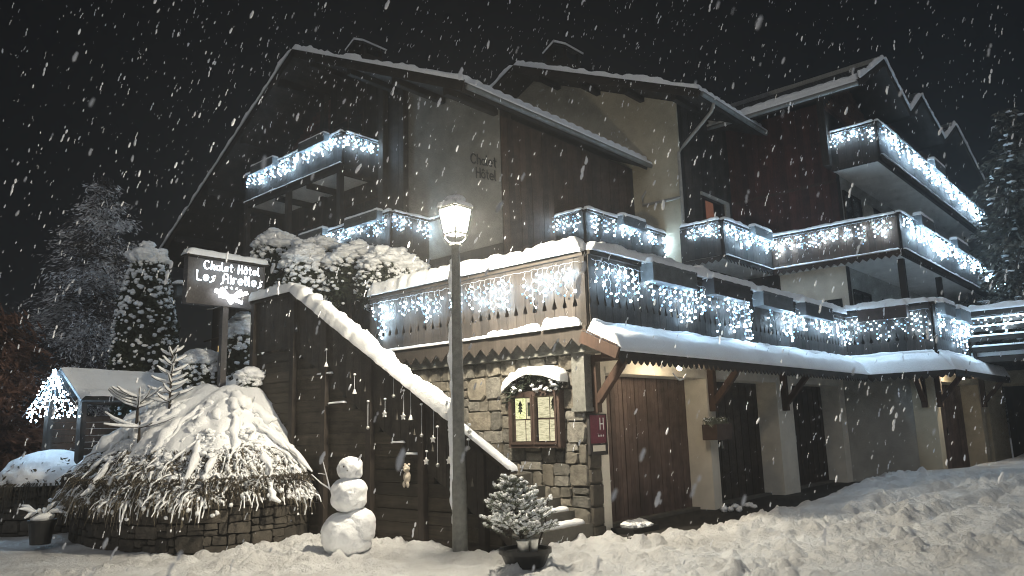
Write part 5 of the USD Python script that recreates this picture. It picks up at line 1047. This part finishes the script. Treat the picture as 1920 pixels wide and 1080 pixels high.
part(pq, 'letter_h', [bx(.235, .255, yq-.005, yq, 1.52, 1.70), bx(.325, .345, yq-.005, yq, 1.52, 1.70), bx(.255, .325, yq-.005, yq, 1.60, 1.62)], 'white_print')
for cx in (.20, .26, .32): part(pq, 'star', stand(extr(star(cx, 1.43, .022), .004), (0, yq-.001, 0), (1, 0, 0), (0, -1, 0)), 'white_print')
part(pq, 'label', [bx(.04, .36, yq-.004, yq, 1.20, 1.29)], 'plaster')
def greens(t, c, w, seed, n=420):
    rg = np.random.default_rng(seed); P = np.array(c)+rg.uniform(-1, 1, (n, 3))*(w/2, .10, .07); part(t, 'plants', scraps(P, .02, rg, 4.5, np.stack([rg.normal(size=n)*.7, rg.normal(size=n)*.5, np.ones(n)], 1)), 'needles_pale')
    part(t, 'snow', lumps(np.array(c)+rg.uniform(-1, 1, (26, 3))*(w/2, .09, .03)+(0, 0, .05), rg.uniform(.012, .03, 26), rg), 'snow', True, kind='stuff')
wbx = thing('pillar_planter', 'reddish wooden planter with greenery on the cream pillar between two garage doors', 'flower box', (3.86, -.16, 1.25))
part(wbx, 'box', [bx(3.50, 4.10, -.30, -.275, 1.26, 1.54), bx(3.50, 4.10, -.035, -.01, 1.26, 1.54), bx(3.50, 3.525, -.275, -.035, 1.26, 1.54), bx(4.075, 4.10, -.275, -.035, 1.26, 1.54), bx(3.525, 4.075, -.275, -.035, 1.26, 1.46)], 'box_wood')
part(wbx, 'board', [bx(3.49, 4.11, -.312, -.30, 1.40, 1.55)], 'box_wood')
greens(wbx, (3.8, -.15, 1.58), .7, 5)
for k, (x, y) in enumerate(((1.75, -.62), (12.1, -2.62))):
    lp = thing('ceiling_lamp', ('small lit lamp under the awning by the first garage door', 'small lit lamp under the awning corner by the lit bay')[k], 'lamp', (x, y, 2.5))
    part(lp, 'holder', lathe([(0, .06), (.05, .06), (.05, .02), (.03, .0), (0, .0)], (x, y, 2.5), 12), 'metal_dark'); part(lp, 'bulb', lump((x, y, 2.475), .035, 1, 2, amp=0.0), 'warm_bulb', True)
hs = thing('cable_loop', 'white cable hanging in a loop under the awning', 'cable', (1.5, -.8, 2.4)); part(hs, 'cable', tube([(1.18+.42*u, -.82, 2.36-.10*math.sin(u*math.pi)) for u in np.linspace(0, 1, 14)], .012, 6), 'cord', True)
mt = thing('door_mat', 'dark low mat heaped with snow before the first garage door', 'mat', (.75, -.2, 0)); part(mt, 'mat', [bx(.42, 1.15, -.42, -.02, -.02, .05)], 'black_plastic'); rg = np.random.default_rng(2)
part(mt, 'snow', [lumps(np.stack([rg.uniform(.5, 1.08, 40), rg.uniform(-.38, -.08, 40), .06+.04*rg.random(40)], 1), rg.uniform(.04, .08, 40), rg, 2, (1, 1, .6))], 'snow', True, kind='stuff')
rg = np.random.default_rng(6); q = [ony(1390+rg.uniform(-22, 22), 953+rg.uniform(-9, 9), -.35) for _ in range(9)]
solo('snow_clods', lumps([(a[0], -.35+rg.uniform(-.2, .2), .03) for a in q], rg.uniform(.04, .075, 9), rg, 2), 'snow', 'few lumps of snow on the wet ground by the second door', 'snow lumps', kind='stuff', smooth=True)

# ornaments on the stair wall
orn = [(738, 700, 36), (757, 732, 40), (770, 712, 62), (790, 758, 48), (812, 742, 66), (838, 752, 14), (880, 796, 8), (842, 806, 44), (665, 702, 30), (690, 752, 44), (722, 748, 22), (855, 775, 12), (820, 800, 58), (800, 846, 12), (612, 655, 28), (878, 824, 10)]
bp, bl = None, []
for k, (x_, y_, L) in enumerate(orn):
    a = onx(x_, y_, XS-.10); bz = a[2]-L*.0088; r = .028+.008*(k % 3)
    lb = ['silver ball', 'white snow-dusted star', 'pale bell'][k % 3]
    t = thing('hanging_ornament', f"{lb} on a {'long' if L > 45 else 'medium' if L > 25 else 'short'} cord, {['first','second','third','fourth','fifth','sixth','seventh','eighth','ninth','tenth','eleventh','twelfth','thirteenth','fourteenth','fifteenth','sixteenth'][sorted(range(16), key=lambda q: orn[q][0]).index(k)]} from the left on the stair wall", 'ornament', (a[0], a[1], bz), 'ornaments hung on the stair wall')
    part(t, 'cord', tube([a, (a[0], a[1], bz)], .0045, 4), 'cord')
    part(t, 'hook_snow', lump(a, .020, k, 1, (1, 1.4, .8)), 'snow', True)
    if k % 3 == 1: part(t, 'star', stand(extr(star(0, 0, r*1.6), .02), (a[0], a[1], bz-r), (0, -1, 0), (-1, 0, 0)), 'white_print')
    elif k % 3 == 0: part(t, 'ball', lump((a[0], a[1], bz-r), r, 1, 2, amp=.04), 'silver', True)
    else: part(t, 'bell', lathe([(0, .05), (.012, .045), (.02, .02), (.036, -.02), (.038, -.03), (0, -.03)], (a[0], a[1], bz-.02), 12), 'white_print', True)
a = onx(763, 888, XS-.08); tb = thing('animal_figure', 'small pale animal figure hung low on the stair wall', 'figure', a)
part(tb, 'body', [lump(a+(0, 0, -.05), .075, 3, 3, (.6, .85, 1.15), .2)], 'figure', True); part(tb, 'head', [lump(a+(-.01, 0, .075), .06, 4, 3, (.8, 1, .95), .12), lump(a+(-.05, -.02, .065), .022, 4, 2)], 'figure', True); 
for s in (-1, 1): part(tb, 'leg', [lump(a+(-.02, s*.04, -.15), .03, 5, 2, (.8, .8, 1.7))], 'figure', True); part(tb, 'ear', [lump(a+(0, s*.045, .13), .02, 2, 2)], 'figure', True)

# ------------------------------------------------------------------ flower boxes
names = ['first', 'second', 'third', 'fourth']
for k, (x0, x1) in enumerate(((1.18, 2.65), (3.28, 4.82), (5.42, 6.95), (7.67, 9.35))):
    flower_box(f'long flower box with snow, {names[k]} from the terrace corner along the garages', (x0, -.34), (x1, -.34), 4.20, (0, -1), .24, .30, 'box_grey' if k % 2 == 0 else 'box_dark', k, .14)
flower_box('wide dark red flower box on the terrace side by the step of the garages', (10.84, -.75), (10.84, -1.9), 4.26, (-1, 0), .22, .30, 'box_wood', 5, .14)
for k, (x0, x1) in enumerate(((11.1, 12.2), (12.7, 13.9))): flower_box(('grey flower box just right of the outer terrace corner', 'grey flower box second to the right of the outer terrace corner')[k], (x0, -2.42), (x1, -2.42), 4.28, (0, -1), .22, .30, 'box_grey', 6+k, .14)
for k, (y0, y1, z, lb) in enumerate(((10.40, 11.6, 7.12, 'left flower box on the lower gable balcony'), (8.0, 9.4, 7.12, 'right flower box on the lower gable balcony'))): flower_box(lb, (2.46, y1), (2.46, y0), z+.02, (-1, 0), .22, .24, 'box_grey', 10+k, .08)
for k, (y0, y1, lb) in enumerate(((10.4, 11.7, 'right flower box on the upper gable balcony'), (13.1, 14.4, 'left flower box on the upper gable balcony'))): flower_box(lb, (2.46, y1), (2.46, y0), 9.92, (-1, 0), .22, .24, 'box_grey', 12+k, .07)
flower_box('grey flower box on the balcony beside the cream gable wall', (7.25, 4.09), (8.4, 4.09), 7.10, (0, -1), .22, .26, 'box_grey', 14, .10)
flower_box('grey flower box on the balcony under the lit corner window', (11.1, 2.14), (12.3, 2.14), 7.10, (0, -1), .22, .26, 'box_grey', 15, .10)
for k, (x0, x1, lb) in enumerate(((14.0, 15.4, 'nearest of three flower boxes along the middle right balcony'), (18.3, 19.9, 'second of three flower boxes along the middle right balcony'), (23.6, 25.2, 'farthest of three flower boxes along the middle right balcony'))): flower_box(lb, (x0, -1.5), (x1, -1.5), 7.22, (0, -1), .24, .30, 'box_grey', 16+k, .12)
flower_box('flower box with snow on the upper right balcony', (18.0, -1.22), (19.4, -1.22), 9.96, (0, -1), .24, .30, 'box_grey', 19, .12)

# ------------------------------------------------------------------ fairy lights
curtain('icicle lights on the left half of the brown terrace front', (-.30, 4.93), (-.30, 2.3), 4.06, (-1, 0), (.16, .66), .105, 1, br=.0175)
curtain('icicle lights on the right half of the brown terrace front up to the corner', (-.30, 2.25), (-.30, -.27), 4.06, (-1, 0), (.16, .60), .11, 2, br=.0175)
curtain('icicle lights on the dark terrace side between the corner and the second flower box', (-.27, -.33), (2.95, -.33), 4.08, (0, -1), (.2, .80), .10, 3, br=.0175)
curtain('icicle lights on the dark terrace side around the second flower box', (2.97, -.33), (5.2, -.33), 4.06, (0, -1), (.25, .80), .15, 4, br=.018)
curtain('icicle lights on the dark terrace side around the third flower box', (5.22, -.33), (7.45, -.33), 4.06, (0, -1), (.25, .80), .15, 5, br=.018 if True else .020)
curtain('icicle lights on the dark terrace side up to the step', (7.47, -.33), (10.85, -.33), 4.06, (0, -1), (.25, .78), .15, 6, br=.018 if True else .021)
curtain('icicle lights on the short terrace side facing the lamp at the step', (10.84, -.36), (10.84, -2.36), 4.14, (-1, 0), (.25, .8), .15, 7, br=.018, keep=.85)
curtain('icicle lights on the outer terrace corner above the lit bay', (10.9, -2.41), (14.4, -2.41), 4.16, (0, -1), (.3, .9), .16, 8, False, .018)
curtain('icicle lights on the slatted railing at the right edge', (14.44, -2.5), (14.44, -7.9), 4.22, (-1, 0), (.15, .5), .17, 9, False, .017)
F = dict(single=False)
def far_curtain(label, P0, P1, z, out, lens, pitch, seed, br, keep=.86, **k): return curtain(label, P0, P1, z, out, lens, pitch*1.08, seed, br=br*.72, off=(.03, .15), keep=keep, **k)
far_curtain('lights along the front of the upper gable balcony', (2.47, 15.05), (2.47, 9.85), 9.80, (-1, 0), (.16, .50), .085, 11, br=.026, **F)
far_curtain('lights on the short end of the upper gable balcony', (2.5, 9.82), (3.8, 9.82), 9.80, (0, -1), (.2, .55), .06, 12, br=.026, **F)
far_curtain('lights along the front of the lower gable balcony', (2.47, 11.7), (2.47, 7.75), 7.04, (-1, 0), (.16, .45), .085, 13, br=.024, **F)
far_curtain('lights on the short end of the lower gable balcony beside the lantern', (2.5, 7.72), (3.9, 7.72), 7.04, (0, -1), (.2, .5), .06, 14, br=.024, **F)
far_curtain('lights on the side of the balcony left of the cream wall', (5.82, 5.05), (5.82, 4.15), 6.98, (-1, 0), (.2, .5), .07, 15, br=.024, **F)
far_curtain('lights along the balcony in front of the cream gable wall', (5.85, 4.10), (9.75, 4.10), 6.98, (0, -1), (.2, .60), .07, 16, br=.025, **F)
far_curtain('lights on the balcony side below the lit corner window', (9.47, 3.40), (9.47, 2.2), 6.98, (-1, 0), (.2, .55), .07, 17, br=.025, **F)
far_curtain('lights along the balcony right of the downpipe', (9.5, 2.15), (12.6, 2.15), 6.98, (0, -1), (.2, .58), .07, 18, br=.025, **F)
far_curtain('lights on the left side of the middle right balcony', (12.63, 2.08), (12.63, -1.43), 6.98, (-1, 0), (.2, .58), .07, 19, br=.026, **F)
far_curtain('lights along the long middle right balcony', (12.7, -1.50), (27.2, -1.50), 7.04, (0, -1), (.25, .66), .12, 20, br=.030, **F)
far_curtain('lights on the left side of the upper right balcony', (12.65, .12), (12.65, -1.15), 9.76, (-1, 0), (.2, .55), .055, 21, br=.027, **F)
far_curtain('lights along the long upper right balcony', (12.72, -1.22), (26.2, -1.22), 9.76, (0, -1), (.22, .6), .13, 22, br=.030, keep=.92, **F)

# ------------------------------------------------------------------ falling snow
rg = np.random.default_rng(99)
P = rg.uniform((-9.4, -7.2, .1), (9, 11, 12.5), (FLAKES, 3)); dist = np.linalg.norm(P-EYE, axis=1); inb = ((P[:, 0] > -.1) & (P[:, 1] > -.1) & (P[:, 2] < 9)) | ((P[:, 0] > -1.9) & (P[:, 1] > 0) & (P[:, 2] < 4))
P = P[(dist > 2.3) & ~inb]; n = len(P)
pi = UsdGeom.PointInstancer.Define(stage, '/World/falling_snow'); cd(pi.GetPrim(), kind='stuff', label='snowflakes falling through the air', category='snow')
for k in range(3):
    ms = [lump(rg.normal(size=3)*(.45, .45, 1.0), 1.0, k*5+j, 1, (1, 1, 1.25), .5) for j in range(3)]
    usdkit.mesh(stage, f'/World/falling_snow/snowflake_{k+1:03d}', cat_mesh(ms), MAT['flake'], smooth=True); pi.GetPrototypesRel().AddTarget(f'/World/falling_snow/snowflake_{k+1:03d}')
pi.CreatePositionsAttr(Vt.Vec3fArray.FromNumpy(P.astype(np.float32))); pi.CreateProtoIndicesAttr(Vt.IntArray.FromNumpy(rg.integers(0, 3, n).astype(np.int32)))
dn = np.linalg.norm(P-EYE, axis=1); sc = ((.0016+.0050*rg.random(n)**2.0+.0110*rg.random(n)**12))[:, None]*np.array([[1, 1, 2.3]]); pi.CreateScalesAttr(Vt.Vec3fArray.FromNumpy(sc.astype(np.float32)))
tilt = rg.normal(size=n)*.10-.30
pi.CreateOrientationsAttr(Vt.QuathArray([Gf.Quath(float(math.cos(a/2)), *(float(q*math.sin(a/2)) for q in f3)) for a in tilt]))

# ------------------------------------------------------------------ snowy air
solo('haze', trimesh.creation.box(bounds=[(-120, -120, -3.0), (120, 120, 17.6)]), 'haze_air', kind='stuff')
